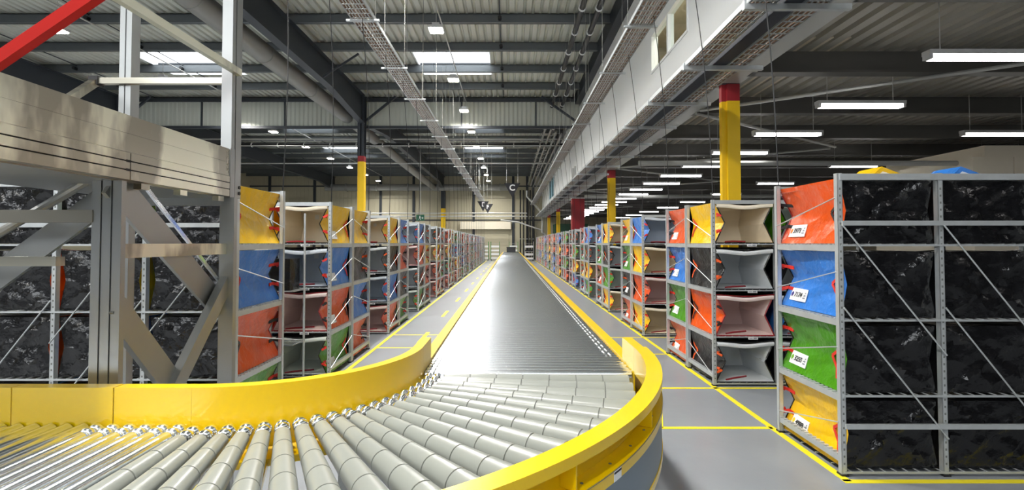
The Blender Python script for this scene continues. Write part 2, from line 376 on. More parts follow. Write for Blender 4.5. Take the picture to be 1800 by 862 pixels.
for k in range(12):   # thin wind-brace rods below the deck
    y0 = 6 + k * 3.6; s = 1 if k % 2 else -1
    MB().tube([(3.6, y0 + (0 if s > 0 else 3.4), CAM_H + 2.5), (8.5, y0 + (3.4 if s > 0 else 0), CAM_H + 2.5)], 0.03, 6).build('brace_rod', M['pale_pipe'], mezz)
# white boarded wall above the edge, windows cut in
W1 = (9.0, 11.35, CAM_H + 3.85, CAM_H + 4.75)
mb = MB(); zb, ztp = CAM_H + 2.56, DECK_Z + .05
x0, x1 = WALL_X, WALL_X + .12
mb.box(x0, BACK_Y, zb, x1, W1[0], ztp); mb.box(x0, W1[1], zb, x1, WALL_Y, ztp)
mb.box(x0, W1[0], zb, x1, W1[1], W1[2]); mb.box(x0, W1[0], W1[3], x1, W1[1], ztp)
wall_right_upper = struct('wall_mezzanine', mb, M['white'])
for y in (18.0, 22.4, 27, 31.6, 36): MB().box(x0 - .012, y - .02, zb, x0, y + .02, ztp).build('board_joint', M['pale_pipe'], wall_right_upper)
for y in (24.4, 25.1): MB().box(x0 - .1, y - .06, zb, x0, y + .06, ztp - 3.2).build('riser_pipe', M['pale_pipe'], wall_right_upper)
MB().box(x0 - .25, BACK_Y, DECK_Z - .55, x0, WALL_Y, DECK_Z - .05).build('eaves_beam', M['steel_dark'], wall_right_upper)
wo = struct('window_9', MB().box(x0 + .05, W1[0], W1[2], x0 + .06, W1[1], W1[3]), M['glass'])
fr = MB(); fr.box(x0 - .02, W1[0], W1[2], x1 + .01, W1[1], W1[2] + .05).box(x0 - .02, W1[0], W1[3] - .05, x1 + .01, W1[1], W1[3])
fr.box(x0 - .02, W1[0], W1[2] + .05, x1 + .01, W1[0] + .05, W1[3] - .05).box(x0 - .02, W1[1] - .05, W1[2] + .05, x1 + .01, W1[1], W1[3] - .05); fr.build('window_frame', M['white'], wo)
MB().box(x0 - .01, 10.16, W1[2], x1, 10.24, W1[3]).build('mullion', M['white'], wo)
MB().box(x1 + 1.6, W1[0] - 2, W1[2] - .9, x1 + 1.65, W1[1] + 9, W1[3] + 1).box(x1, W1[1] + 3, W1[2] - .9, x1 + 1.6, W1[1] + 3.1, W1[3] + 1).build('room_wall', M['room'], wo)
MB().box(x1, W1[0] - 2, W1[3] + .9, x1 + 1.6, W1[1] + 6, W1[3] + .95).build('room_ceiling', M['room'], wo)
MB().box(x1, W1[0] - 2, W1[2] - .95, x1 + 1.6, W1[1] + 6, W1[2] - .9).build('room_floor', M['room'], wo)
rl_ = bpy.data.lights.new('room_lamp', 'AREA'); rl_.size = .8; rl_.energy = 55; rl_.color = (1, .93, .8)
ro_ = bpy.data.objects.new('room_lamp', rl_); COL.objects.link(ro_); ro_.location = (x1 + .9, 10.5, W1[3] + .8)
wo2 = struct('window_10', MB().box(x0 - .03, 36.5, CAM_H + 3.5, x0, 40.5, CAM_H + 4.9), M['blue_glass'])
for k in range(3): MB().box(x0 - .05, 36.5 + k * 1.95, CAM_H + 3.45, x0, 36.6 + k * 1.95, CAM_H + 4.95).build('mullion', M['white'], wo2)
# columns below the mezzanine edge
COLS = [(3.50, 7.95, 'yellow'), (3.53, 17.4, 'yellow'), (3.75, 27.6, 'red'), (3.53, 36.5, 'yellow'), (3.53, 45.0, 'yellow')]
CL = ['broad yellow column with red top, nearest under the white wall edge', 'second yellow column with red top along the mezzanine edge', None, 'thin far yellow column just behind the broad dark red column', 'farthest thin yellow column under the mezzanine edge']
for i, (x, y, k) in enumerate(COLS):
    top = CAM_H + 2.53
    if k == 'yellow': column('steel_column', x + .01, y, 0.27, 0.16, top, top - .28, CL[i], cap=.27)
    else:
        o = thing('steel_column', (x, y, 0), 'broad dark red boxed column between the yellow ones', 'column')
        MB().box(-.34, -.3, 0, .34, .3, top - .12).build('casing', M['dkred'], o)
        MB().box(-.36, -.32, top - .12, .36, .32, top - .05).build('collar', M['pale_pipe'], o)
o = tag(MB().box(4.2, 46, 0, 7.2, 48.5, 3.4).build('storage_cabin', M['dkgreen']), 'dark green cabin far behind the yellow columns', 'cabin')
MB().box(5.2, 45.97, 0.1, 6.1, 46, 2.2).build('door', M['green_sign'], o)
# beige office block standing behind the near right rack
o = thing('office_block', (10.4, 11.2, 0), 'beige panelled office block behind the near black backed rack', 'cabin')
MB().box(0, 0, 0, .92, 3, CAM_H + 1.93).build('panel', M['beige'], o)
MB().box(.32, .05, CAM_H + 1.93, 5, 3, CAM_H + 2.2).build('panel', M['beige'], o)
MB().box(.94, 0, 0, 5, 3, CAM_H + 1.93).build('panel', M['beige'], o)

# ================================================================== LAMPS
lampm = MB().box(-.17, -.17, 0, .17, .17, .03).mesh('diffuser', [M['lamp']])
lbm = MB().box(-.2, -.2, .03, .2, .2, .10).box(-.1, -.1, .1, .1, .1, .2).mesh('housing', [M['lampbody']])
rodl = MB().tube([(0, 0, .2), (0, 0, .82)], .008, 5).mesh('suspension', [M['pale_pipe']])
LZ = CAM_H + 5.75
ld = bpy.data.lights.new('high_bay', 'AREA'); ld.shape = 'DISK'; ld.size = .5; ld.energy = HALL_W; ld.color = (1, .97, .92); ld.spread = math.radians(155)
for r, (lx, who) in enumerate(((-2.0, 'row over the conveyor'), (-12.3, 'outer row over the left hall'))):
    for k in range(-4, 9):
        yy = 13.45 + 4.15 * k
        if yy > 48: continue
        vis = yy > 12
        if not vis:
            pass
        o = thing('high_bay_lamp', (lx, yy, LZ), 'square high bay lamp, %s of the %s' % (ORD[k + 4], who), 'lamp', 'high bay lamps under the roof')
        inst('diffuser', lampm, o); inst('housing', lbm, o); inst('suspension', rodl, o)
        l = bpy.data.objects.new('bulb', ld); COL.objects.link(l); l.parent = o; l.location = (0, 0, -.03)
for lx, nm in ((-2.0, 'thin conduit feeding the lamps over the conveyor'), (-12.3, 'thin conduit feeding the outer lamp row')):
    tag(MB().tube([(lx, 0, LZ + .7), (lx, WALL_Y - .1, LZ + .7)], .022, 6).build('lamp_conduit', M['pale_pipe']), nm, 'conduit')
tubm = MB().box(0, -.05, 0, 1.24, .05, .05).mesh('light_tube', [M['tube']])
tbm = MB().box(-.04, -.06, .05, 1.28, .06, .10).box(-.04, -.05, 0, 0, .05, .05).box(1.24, -.05, 0, 1.28, .05, .05).mesh('housing', [M['lampbody']])
tsm = MB().tube([(.12, 0, .1), (.12, 0, .8)], .006, 4).tube([(1.12, 0, .1), (1.12, 0, .8)], .006, 4).mesh('suspension', [M['pale_pipe']])
TZ = CAM_H + 2.05
tss = MB().tube([(.12, 0, .1), (.12, 0, .475)], .006, 4).tube([(1.12, 0, .1), (1.12, 0, .475)], .006, 4).mesh('suspension', [M['pale_pipe']])
for r, (tx, nm) in enumerate(((4.70, 'first lamp row'), (8.7, 'second lamp row'), (12.7, 'third lamp row'), (16.7, 'fourth lamp row'))):
    for k in range(-2, 20):
        yy = 5.55 + 1.995 * k
        if r > 0 and k % 2: continue
        if k < 0 and r > 1: continue
        if yy > 46: continue
        o = thing('linear_lamp', (tx, yy, TZ), 'white linear lamp, %s of the %s under the mezzanine' % (ORD[k + 2], nm), 'lamp', 'linear lamps under the mezzanine')
        inst('light_tube', tubm, o); inst('housing', tbm, o); near = min(abs((yy - 7.45) % 2.35), 2.35 - (yy - 7.45) % 2.35); inst('suspension', tss if near < .13 else tsm, o)

# ================================================================== PIPES, DUCTS, TRAYS
d = thing('air_duct', (-7.45, 0, CAM_H + 5.75), 'round grey air duct running beside the first dark roof beam', 'duct')
MB().tube([(0, -6, 0), (0, 22.3, 0)], .30, 20).build('duct_pipe', M['grey_pipe'], d, smooth=True)
MB().tube([(0, 22.3, 0), (0, 49.8, -.35)], .27, 20).build('duct_pipe', M['grey_pipe'], d, smooth=True)
for yy in (8, 11.5, 15, 18.5): MB().tube([(0, yy, 0), (0, yy + .06, 0)], .315, 20).build('collar', M['grey_pipe'], d)
d = thing('cross_duct', (-9, WALL_Y - 1.2, CAM_H + 5.4), 'thick grey duct running across the cream end wall', 'duct')
MB().tube([(-9, 0, 0), (9.2, 0, 0)], .33, 16).build('duct_pipe', M['grey_pipe'], d, smooth=True)
for k in range(6): MB().box(-7 + k * 3, -.36, -.36, -6.9 + k * 3, .36, .36).build('bracket', M['grey_pipe'], d)
for i, (px, pz, who) in enumerate(((1.93, 6.25, 'left'), (2.38, 6.25, 'right'))):
    o = thing('roof_pipe', (px, 0, CAM_H + pz), 'black roof pipe with pale hanger rings, the one %s' % ('farther from the white wall' if i == 0 else 'closer to the white wall'), 'pipe', None)
    MB().tube([(0, 4, 0), (0, 46, 0)], .075, 12).build('pipe', M['black'], o, smooth=True)
    for k in range(22):
        yy = 11.6 + k * 1.55
        MB().tube([(0, yy - .02, 0), (0, yy + .02, 0)], .105, 12).build('hanger_ring', M['paper'], o)
        MB().tube([(0, yy, .1), (0, yy, .62)], .01, 4).build('hanger_rod', M['pale_pipe'], o)
for i in range(5):
    o = thing('riser_pipe', (1.05 + i * .32, WALL_Y - .7, 0), 'dark vertical riser pipe at the end wall, %s counted from the dock door' % ORD[i], 'pipe', 'riser pipes at the end wall')
    MB().tube([(0, 0, 0), (0, 0, CAM_H + 5.2)], .07, 10).build('pipe', M['black'], o, smooth=True)
    for z in (2.0, 4.2): MB().tube([(0, 0, z), (0, 0, z + .06)], .1, 10).build('clamp', M['pale_pipe'], o)
# bundle of pipes on the slope along the white wall in the far hall
for i in range(4):
    tag(MB().tube([(1.75 + i * .25, 24, CAM_H + 5.6 - i * .12), (1.75 + i * .25, 48, CAM_H + 5.6 - i * .12)], .05, 8).build('service_pipe', M['grey_pipe'], smooth=True),
        'thin grey service pipe along the far hall, %s from the left of its bundle' % ORD[i], 'pipe', 'service pipes of the far hall')
# pipes crossing the hall
for i, (yy, hz, r, m, lab) in enumerate(((27.5, 5.72, .045, 'pale_pipe', 'thin pale pipe crossing the hall just behind the baffle'), (27.6, 5.42, .09, 'black', 'black pipe with white rings crossing the hall'),
        (27.2, 5.30, .03, 'pale_pipe', 'thin pale cable rail below the ringed black pipe'), (33.0, 5.25, .035, 'pale_pipe', 'thin pale pipe crossing the far hall in front of the beams'),
        (46.5, 2.75, .06, 'pale_pipe', 'upper pale pipe crossing before the dock door'), (46.6, 2.45, .06, 'pale_pipe', 'lower pale pipe crossing before the dock door'))):
    o = thing('cross_pipe', (0, yy, CAM_H + hz), lab, 'pipe')
    MB().tube([(-26, 0, 0), (3.0 if i < 4 else 1.6, 0, 0)], r, 8).build('pipe', M[m], o, smooth=True)
    if i == 1:
        for k in range(18): MB().tube([(-23 + k * 1.45, 0, 0), (-22.96 + k * 1.45, 0, 0)], .13, 10).build('ring', M['paper'], o)
o = thing('branch_pipe', (2.2, 44, CAM_H), 'pale pipe branching in a Y beside the hanging letter C sign', 'pipe')
MB().tube([(-.7, 0, 4.6), (-.7, 0, 4.1), (.65, 0, 2.6), (.65, 0, .9)], .08, 8).build('pipe', M['pale_pipe'], o, smooth=True)
MB().tube([(.65, 0, 2.6), (1.2, -2, 3.4)], .08, 8).build('pipe', M['pale_pipe'], o, smooth=True)
MB().tube([(.65, 0, .9), (1.1, 0, .55), (4, 0, .5)], .08, 8).build('pipe', M['pale_pipe'], o, smooth=True)
MB().tube([(-3, 0, 2.0), (-1.4, 0, 1.8), (.6, 0, 1.1)], .06, 8).build('pipe', M['pale_pipe'], o, smooth=True)
for yy, lab in ((11.6, 'pale pipe crossing under the mezzanine near the first column'), (20, 'pale pipe crossing under the mezzanine farther back')):
    o = tag(MB().tube([(3.0, yy, CAM_H + 1.85), (RIGHT_X, yy, CAM_H + 1.85)], .06, 8).build('cross_pipe', M['pale_pipe'], smooth=True), lab, 'pipe')

def tray(name, x0, x1, z, y0, y1, label, cabm, side=.06, pitch=.15):
    o = thing(name, (0, 0, 0), label, 'cable tray')
    mb = MB(); nl = max(3, int((x1 - x0) / .045))
    for i in range(nl + 1):
        x = x0 + (x1 - x0) * i / nl; mb.box(x - .005, y0, z, x + .005, y1, z + .008)
    k = 0
    while y0 + k * pitch < y1:
        yy = y0 + k * pitch; mb.box(x0, yy - .011, z, x1, yy + .011, z + .006); k += 1
    mb.build('wire_basket', M['galv'], o)
    mb = MB(); mb.box(x0 - .012, y0, z, x0, y1, z + side).box(x1, y0, z, x1 + .012, y1, z + side); mb.build('tray_side', M['galv'], o)
    nb = int((x1 - x0) / .035); mb = MB()
    for i in range(nb):
        x = x0 + (i + .5) * (x1 - x0) / nb; mb.tube([(x + rnd.uniform(-.01, .01), y0 + j * (y1 - y0) / 12, z + .026) for j in range(13)], .014, 5)
    mb.build('cable_bundle', cabm, o)
    return o
M['cab_pale'] = mat('pale_cables', (0.40, 0.36, 0.30), 0.5, var=0.3, vscale=7, stretch=(6, .4, 6))
TLx, TLz = -2.30, CAM_H + 3.5
trL = tray('cable_tray', TLx - .17, TLx + .17, TLz, 5.0, 45, 'long perforated cable tray hanging above the left racks', M['copper'])
TRx, TRz = 2.05, CAM_H + 3.4
trR = tray('cable_tray', TRx - .17, TRx + .17, TRz, 5.0, 45, 'upper tray of reddish brown cables before the white wall', M['copper'])
trA = tray('cable_tray', 2.30, 2.55, CAM_H + 2.3, 3.5, 44, 'lower perforated tray on brackets, on the side away from the columns', M['copper'])
trB = tray('cable_tray', 2.84, 3.06, CAM_H + 2.3, 3.5, 44, 'lower cable tray on brackets, on the side next to the columns', M['copper'])
o = tag(MB().box(2.63, 3.5, CAM_H + 2.30, 2.80, 44, CAM_H + 2.42).build('cable_duct', M['navy']), 'thick black cable duct between the two lower trays', 'duct')
hr = MB().tube([(0, 0, 0), (0, 0, 1)], .0045, 4).mesh('hanger_rod', [M['grey_pipe']])
brm = MB().box(-.26, -.02, -.03, .26, .02, 0).mesh('tray_bracket', [M['galv']])
for t, tx, tz in ((trL, TLx, TLz), (trR, TRx, TRz)):
    for k in range(18):
        yy = 5.6 + k * 2.15
        inst('tray_bracket', brm, t, (tx, yy, tz))
        for s in (-.2, .2):
            h = inst('hanger_rod', hr, t, (tx + s, yy, tz)); h.scale = (1, 1, PZ0 - tz)
brl = MB().box(2.25, -.025, -.06, 3.28, .025, -.004).box(2.25, -.025, -.004, 2.27, .025, .03).mesh('wall_bracket', [M['galv']])
for k in range(24): inst('wall_bracket', brl, trB, (0, 4.76 + k * 1.68, CAM_H + 2.3))

# black drop cables from trays to rack heads are added with the racks
# hanging signs
def font_obj(txt, size, material, parent, mw, name='lettering', align='CENTER'):
    c = bpy.data.curves.new(name, 'FONT'); c.body = txt; c.size = size; c.extrude = 0.0008; c.offset = size * (.018 if size > .2 else .006); c.align_x = align; c.align_y = 'CENTER'
    c.materials.append(material)
    t = bpy.data.objects.new('text_source', c)
    me = bpy.data.meshes.new_from_object(t); bpy.data.objects.remove(t); me.name = name
    me.materials.clear(); me.materials.append(material)
    o = bpy.data.objects.new(name, me); COL.objects.link(o); o.parent = parent; o.matrix_local = mw
    return o
def tri_sign(x, y, ztop, w, h, txt, label):
    o = thing('hanging_sign', (x, y, ztop), label, 'sign')
    MB().add([(-w / 2, -.02, 0), (w / 2, -.02, 0), (0, -.02, -h), (-w / 2, .02, 0), (w / 2, .02, 0), (0, .02, -h)],
             [(0, 2, 1), (3, 4, 5), (0, 1, 4, 3), (1, 2, 5, 4), (2, 0, 3, 5)]).build('sign_plate', M['ink'], o)
    for s in (-.35, .35): MB().tube([(s * w, 0, 0), (s * w, 0, PZ0 - ztop)], .01, 4).build('suspension', M['pale_pipe'], o)
    font_obj(txt, w * .52, M['paper'], o, Matrix.Translation((0, -.024, -h * .33)) @ Matrix.Rotation(PI / 2, 4, 'X'))
tri_sign(0.17, 34.2, CAM_H + 4.08, 1.1, .98, 'C', 'black triangular hanging sign with a white letter C')
tri_sign(-1.60, 36.35, CAM_H + 2.82, .78, .68, 'F', 'small black triangular sign with letter F, in front of its twin')
tri_sign(-2.05, 38.5, CAM_H + 3.2, .9, .78, 'E', 'small black triangular sign partly covered by the letter F sign')
o = thing('exit_sign', (-5.35, 29.9, CAM_H + 1.5), 'green hanging exit sign above the left racks', 'sign')
MB().box(-.24, -.02, -.18, .24, .02, .18).build('sign_plate', M['green_sign'], o)
pm_ = MB().tube([(-.02, -.024, .085), (-.02, -.022, .085)], .028, 10)
for p, q, wd in (((-.02, .05), (-.04, -.03), .05), ((-.04, -.03), (.02, -.07), .025), ((.02, -.07), (.01, -.13), .022), ((-.04, -.03), (-.1, -.11), .025), ((-.02, .04), (.05, .0), .02), ((-.02, .04), (-.08, .0), .02), ((.08, -.02), (.18, -.02), .03), ((.14, .03), (.18, -.02), .025), ((.14, -.07), (.18, -.02), .025)):
    pm_.bar((p[0], -.023, p[1]), (q[0], -.023, q[1]), wd, .004, (0, 1, 0))
pm_.build('pictogram', M['paper'], o)
MB().tube([(0, 0, .18), (0, 0, 5.08)], .01, 4).build('suspension', M['pale_pipe'], o)

# ================================================================== CONVEYORS
A = .8; ZT = .85; XL, XR = -.537, .7685; Y1 = 3.128; RI = .88; XC = XL - RI; RO = RI + (XR - XL)
GT = CAM_H - .808 * A        # guide top
PITCH = .0725
def lathe_x(mb, prof, n=16):    # prof: list of (x, r, mat)
    rings = []
    for x, r, m in prof:
        o = len(mb.v); rings.append(o)
        for k in range(n):
            t = 2 * PI * k / n; mb.v.append((x, r * math.cos(t), r * math.sin(t)))
    for i in range(len(prof) - 1):
        mb.mat(prof[i][2])
        for k in range(n): mb.face([rings[i] + k, rings[i + 1] + k, rings[i + 1] + (k + 1) % n, rings[i] + (k + 1) % n])
    mb.mat(prof[0][2]); mb.face([rings[0] + k for k in range(n)]); mb.mat(prof[-1][2]); mb.face([rings[-1] + k for k in range(n)][::-1])
RR = .0268
def straight_roller(left_drive, right_drive, L):
    mb = MB(); p = [(0, RR * .8, 1), (.004, RR, 0)]
    def grooves(x):
        q = []
        for g in (0, .032):
            q += [(x + g, RR, 0), (x + g + .004, RR * .8, 1), (x + g + .010, RR * .8, 1), (x + g + .014, RR, 0)]
        return q
    if left_drive: p += grooves(.02)
    if right_drive: p += grooves(L - .085)
    p += [(L - .004, RR, 0), (L, RR * .8, 1)]
    lathe_x(mb, p, 14)
    return mb.mesh('roller', [M['chrome'], M['groove']], True)
LEN = XR - XL - .01
rm_l = straight_roller(True, False, LEN); rm_r = straight_roller(False, True, LEN)
Y_END = 43.5
conv = thing('roller_conveyor', (0, Y1, 0), 'long straight steel roller conveyor with yellow side rails running to the end wall', 'conveyor')
n = int((Y_END - Y1) / PITCH); SIDE_LO = XL - .078; 
for i in range(min(n, 296)):
    inst('roller', rm_l if i < 6 else rm_r, conv, (XL + .005, .035 + i * PITCH, ZT - RR))
mb = MB()
for i in range(296, n):
    y = .035 + i * PITCH
    mb.tube([(XL + .005, y, ZT - RR), (XR - .005, y, ZT - RR)], RR, 8)
o = mb.build('far_rollers', M['chrome'], conv, smooth=True); o['kind'] = 'stuff'
seg = (Y_END - Y1) / 12
def rail_seg(x0, x1, lip):
    mb = MB(); mb.box(x0, 0, ZT - .005, x1, seg - .004, ZT + .008)
    mb.box(x0, 0, ZT - .17, x0 + .006, seg - .004, ZT) if lip < 0 else mb.box(x1 - .006, 0, ZT - .17, x1, seg - .004, ZT)
    xi = x1 - .006 if lip < 0 else x0
    mb.box(xi, 0, ZT - .12, xi + .006, seg - .004, ZT)
    mb.box(x0, 0, ZT - .17, x1, seg - .004, ZT - .164)
    return mb.mesh('side_rail', [M['yellow']])
rl = rail_seg(XL - .078, XL - .002, -1); rrr = rail_seg(XR + .002, XR + .078, 1)
for k in range(12):
    inst('side_rail', rl, conv, (0, k * seg, 0)); inst('side_rail', rrr, conv, (0, k * seg, 0))
mb = MB()
for i in range(6, 292):     # round drive belts linking neighbouring rollers in two alternating lanes
    y = .035 + i * PITCH; x = XR - .005 - .085 + (.007 if i % 2 else .039)
    mb.bar((x, y, ZT - .006), (x, y + PITCH, ZT - .006), .010, .006)
o = mb.build('drive_belt', M['paper'], conv); o['kind'] = 'stuff'
legm = MB().box(-.03, -.03, 0, .03, .03, ZT - .17).box(-.06, -.06, 0, .06, .06, .012).mesh('leg', [M['galv']])
crm = MB().box(XL, -.02, .25, XR, .02, .30).mesh('cross_bar', [M['galv']])
for k in range(13):
    yy = .25 + k * (Y_END - Y1 - .5) / 12
    inst('leg', legm, conv, (XL - .04, yy, 0)); inst('leg', legm, conv, (XR + .04, yy, 0)); inst('cross_bar', crm, conv, (0, yy, 0))

# curve
curve = thing('curved_conveyor', (XC, Y1, 0), 'quarter turn conveyor of tapered grey rollers with a curved yellow guide', 'conveyor')
NR = 20; R0r = RI + .015; R1r = RO - .05
def tr(r): return .0295 + (r - RI) * .0275      # taper of the cone
def curve_pt(r, t): return (r * math.cos(t), -r * math.sin(t))
mb = MB(); prof = []
nseg = 7; xs = R0r + .125
segl = (R1r - xs) / nseg
prof.append((xs - .004, tr(xs) * .75, 1))
for i in range(nseg):
    a, b = xs + i * segl, xs + (i + 1) * segl
    prof += [(a + .003, tr(a), 0), (b - .003, tr(b) + .0005, 0)]
    if i < nseg - 1: prof += [(b - .0022, tr(b) - .0035, 1), (b + .0022, tr(b) - .0035, 1)]
prof.append((R1r + .002, tr(R1r) * .6, 1))
# centre line tilts so that the top stays level
lathe_x(mb, prof, 24)
mb.v = [(x, y, z - tr(x)) for x, y, z in mb.v]
sleeve = mb.mesh('roller', [M['plastic'], M['groove_soft']], True)
mb = MB(); q = [(R0r, .015, 0)]
for g in (0.0, .05):
    s = R0r + .012 + g
    q += [(s + .020 - .020 * math.cos(k * PI / 8), .018 + .016 * math.sin(k * PI / 8), 0) for k in range(9)]
q += [(xs, .018, 0)]
lathe_x(mb, q, 18); mb.v = [(x, y, z - .03) for x, y, z in mb.v]
head = mb.mesh('drive_head', [M['bright']], True)
for i in range(NR):
    t = (i + .5) * (PI / 2) / NR
    r = inst('roller', sleeve, curve, (0, 0, ZT), -t)
    h = inst('drive_head', head, r)
def arc_prof(mb, prof, t0, t1, n):
    rings = []
    for i in range(n + 1):
        t = t0 + (t1 - t0) * i / n; o = len(mb.v); rings.append(o)
        for (r, z) in prof: x, y = curve_pt(r, t); mb.v.append((x, y, z))
    k = len(prof)
    for i in range(n):
        for j in range(k): mb.face([rings[i] + j, rings[i + 1] + j, rings[i + 1] + (j + 1) % k, rings[i] + (j + 1) % k])
    mb.face([rings[0] + j for j in range(k)]); mb.face([rings[-1] + j for j in range(k)][::-1])
# inner guide: bent sheet with a top flange; curved panel, straight panels at both ends
def guide_prof(sgn): return [(0, ZT - .13), (0, GT), (-.062 * sgn, GT), (-.062 * sgn, GT - .02), (-.058 * sgn, GT - .02), (-.058 * sgn, GT - .005), (-.006 * sgn, GT - .005), (-.006 * sgn, ZT - .13)]
mb = MB(); arc_prof(mb, [(RI + r, z) for r, z in guide_prof(1)], 0.0, PI / 2, 40); mb.build('guide_panel', M['yellow'], curve, smooth=True)
def straight_guide(p, q, nrm, parent, name='guide_panel'):
    p = Vector(p); q = Vector(q); nrm = Vector(nrm); mb = MB(); pr = guide_prof(1); k = len(pr)
    for e in (p, q):
        for r, z in pr: v = e + nrm * r; mb.v.append((v.x, v.y, z))
    for j in range(k): mb.face([j, k + j, k + (j + 1) % k, (j + 1) % k])
    mb.face(list(range(k))[::-1]); mb.face([k + j for j in range(k)])
    mb.build(name, M['yellow'], parent)
straight_guide((RI, .31, 0), (RI, .002, 0), (1, 0, 0), curve)
straight_guide((RO, .31, 0), (RO, .002, 0), (-1, 0, 0), curve)
# inner bed below the guide and outer channel
mb = MB(); arc_prof(mb, [(RI - .06, ZT - .14), (RI - .06, ZT - .17), (RI + .12, ZT - .17), (RI + .12, ZT - .14)], 0, PI / 2, 40); mb.build('inner_frame', M['yellow'], curve, smooth=True)
OW = .078; G1 = GT; LIP = .036
mb = MB(); arc_prof(mb, [(RO, G1), (RO + OW, G1), (RO + OW, G1 - LIP), (RO + OW - .006, G1 - LIP), (RO + OW - .006, G1 - .008), (RO, G1 - .008)], 0, PI / 2, 60); mb.build('outer_cap', M['yellow'], curve, smooth=True)
mb = MB(); arc_prof(mb, [(RO, G1 - .009), (RO + .008, G1 - .009), (RO + .008, G1 - .165), (RO, G1 - .165)], 0, PI / 2, 60); mb.build('outer_web', M['yellow'], curve, smooth=True)
CB = G1 - .125
mb = MB(); arc_prof(mb, [(RO + .009, CB), (RO + OW, CB), (RO + OW, CB - .042), (RO + OW - .006, CB - .042), (RO + OW - .006, CB - .008), (RO + .009, CB - .008)], 0, PI / 2, 60); mb.build('lower_flange', M['yellow'], curve, smooth=True)
mb = MB(); arc_prof(mb, [(RO + OW + .0005, CB - .003), (RO + OW + .002, CB - .003), (RO + OW + .002, CB - .005), (RO + OW + .0005, CB - .005)], 0, PI / 2, 60); mb.build('seam_line', M['groove'], curve)
ZS = CAM_H - 1.28 * A
mb = MB(); arc_prof(mb, [(RO + OW - .012, CB - .042), (RO + OW - .005, CB - .042), (RO + OW - .005, ZS + .03), (RO + OW - .012, ZS + .03)], 0, PI / 2, 60); mb.build('skirt', M['skirt'], curve, smooth=True)
mb = MB(); arc_prof(mb, [(RO + OW - .014, ZS), (RO + OW - .001, ZS), (RO + OW - .001, ZS + .03), (RO + OW - .014, ZS + .03)], 0, PI / 2, 60); mb.build('skirt_trim', M['yellow'], curve, smooth=True)
for tdeg in (8, 27, 44, 60, 76):
    t = math.radians(tdeg); mb = MB()
    u = Vector((math.cos(t), -math.sin(t), 0)); v = Vector((math.sin(t), math.cos(t), 0))
    a = u * (RO + .009); b = u * (RO + OW - .008)
    mb.bar((a.x, a.y, (G1 + CB) / 2 - .004), (b.x, b.y, (G1 + CB) / 2 - .004), .005, G1 - CB - .012)
    c = a + v * .0 ; e = a + v * .05
    mb.bar((c.x + u.x * .004, c.y + u.y * .004, (G1 + CB) / 2 - .004), (e.x + u.x * .004, e.y + u.y * .004, (G1 + CB) / 2 - .004), .005, G1 - CB - .012)
    mb.build('rib', M['yellow'], curve)
hol = MB().tube([(0, 0, 0), (0, 0, .0015)], .006, 8).mesh('bolt_hole', [M['groove']])
for k in range(18):
    t = math.radians(4 + k * 4.8); x, y = curve_pt(RO + .045, t); inst('bolt_hole', hol, curve, (x, y, CB))
t = math.radians(20); x, y = curve_pt(RO + .012, t)
MB().tube([(0, 0, 0), (.03 * math.cos(t), -.03 * math.sin(t), 0)], .012, 6).build('bolt', M['bright'], curve, (x, y, CB + .07))
def arc_plate(name, t0, t1, z0, z1, m, r=RO + OW + .001, th=.0015):
    mb = MB(); arc_prof(mb, [(r, z0), (r + th, z0), (r + th, z1), (r, z1)], t0, t1, 4); return mb.build(name, m, curve)
arc_plate('rating_sticker', math.radians(37.2), math.radians(38.6), CB - .040, CB - .005, M['paper'])
arc_plate('sticker_print', math.radians(37.2), math.radians(38.6), CB - .015, CB - .008, M['ink'], RO + OW + .0026, .0004)
legs = [curve_pt(RI - .03, math.radians(45)), curve_pt(RO - .1, math.radians(30)), curve_pt(RO - .1, math.radians(65))]
lg2 = MB().box(-.03, -.03, 0, .03, .03, CB - .05).box(-.06, -.06, 0, .06, .06, .012).mesh('leg', [M['galv']])
for x, y in legs: inst('leg', lg2, curve, (x, y, 0))
for tdeg in (20, 45, 70):
    a = curve_pt(RI + .05, math.radians(tdeg)); b = curve_pt(RO - .02, math.radians(tdeg))
    MB().bar((a[0], a[1], ZT - .17), (b[0], b[1], ZT - .17), .05, .03).build('cross_bar', M['yellow'], curve)

# left straight wing (runs away to -X)
YB = Y1 - RI; YF = Y1 - RO
wing = thing('roller_conveyor', (XC, YB, 0), 'short steel roller conveyor leaving the curve beneath the aluminium chute frame', 'conveyor')
def roll_y(drive):
    me = (rm_l if drive else None) or plain
    return me
mb = MB(); lathe_x(mb, [(0, RR * .8, 1), (.004, RR, 0), (LEN - .004, RR, 0), (LEN, RR * .8, 1)], 14); plain = mb.mesh('roller', [M['chrome'], M['groove']], True)
mb = MB(); q = [(0, .015, 0)]
for g in (0.0, .045):
    s = .01 + g; q += [(s + .018 - .018 * math.cos(k * PI / 8), .02 + .014 * math.sin(k * PI / 8), 0) for k in range(9)]
q += [(.105, .022, 0), (.106, RR, 0), (LEN, RR, 0)]
lathe_x(mb, q, 16); ringed = mb.mesh('roller', [M['chrome']], True)
NW = 26
for i in range(NW):
    o = inst('roller', ringed if i < 6 else plain, wing, (-.035 - i * PITCH, -.005, ZT - RR), -PI / 2)
for (xa, xb) in ((0, -.345), (-.35, -.80), (-.805, -1.95)):
    straight_guide((xa - .001, 0, 0), (xb, 0, 0), (0, -1, 0), wing)
MB().box(-1.95, 0.0, ZT - .17, 0, .006, ZT - .13).box(-1.95, 0, ZT - .17, 0, .06, ZT - .164).build('side_rail', M['yellow'], wing)
yf = YF - YB
MB().box(-1.95, yf - .078, GT - .008, 0, yf, GT).box(-1.95, yf - .006, ZT - .17, 0, yf, GT).build('side_rail', M['yellow'], wing)
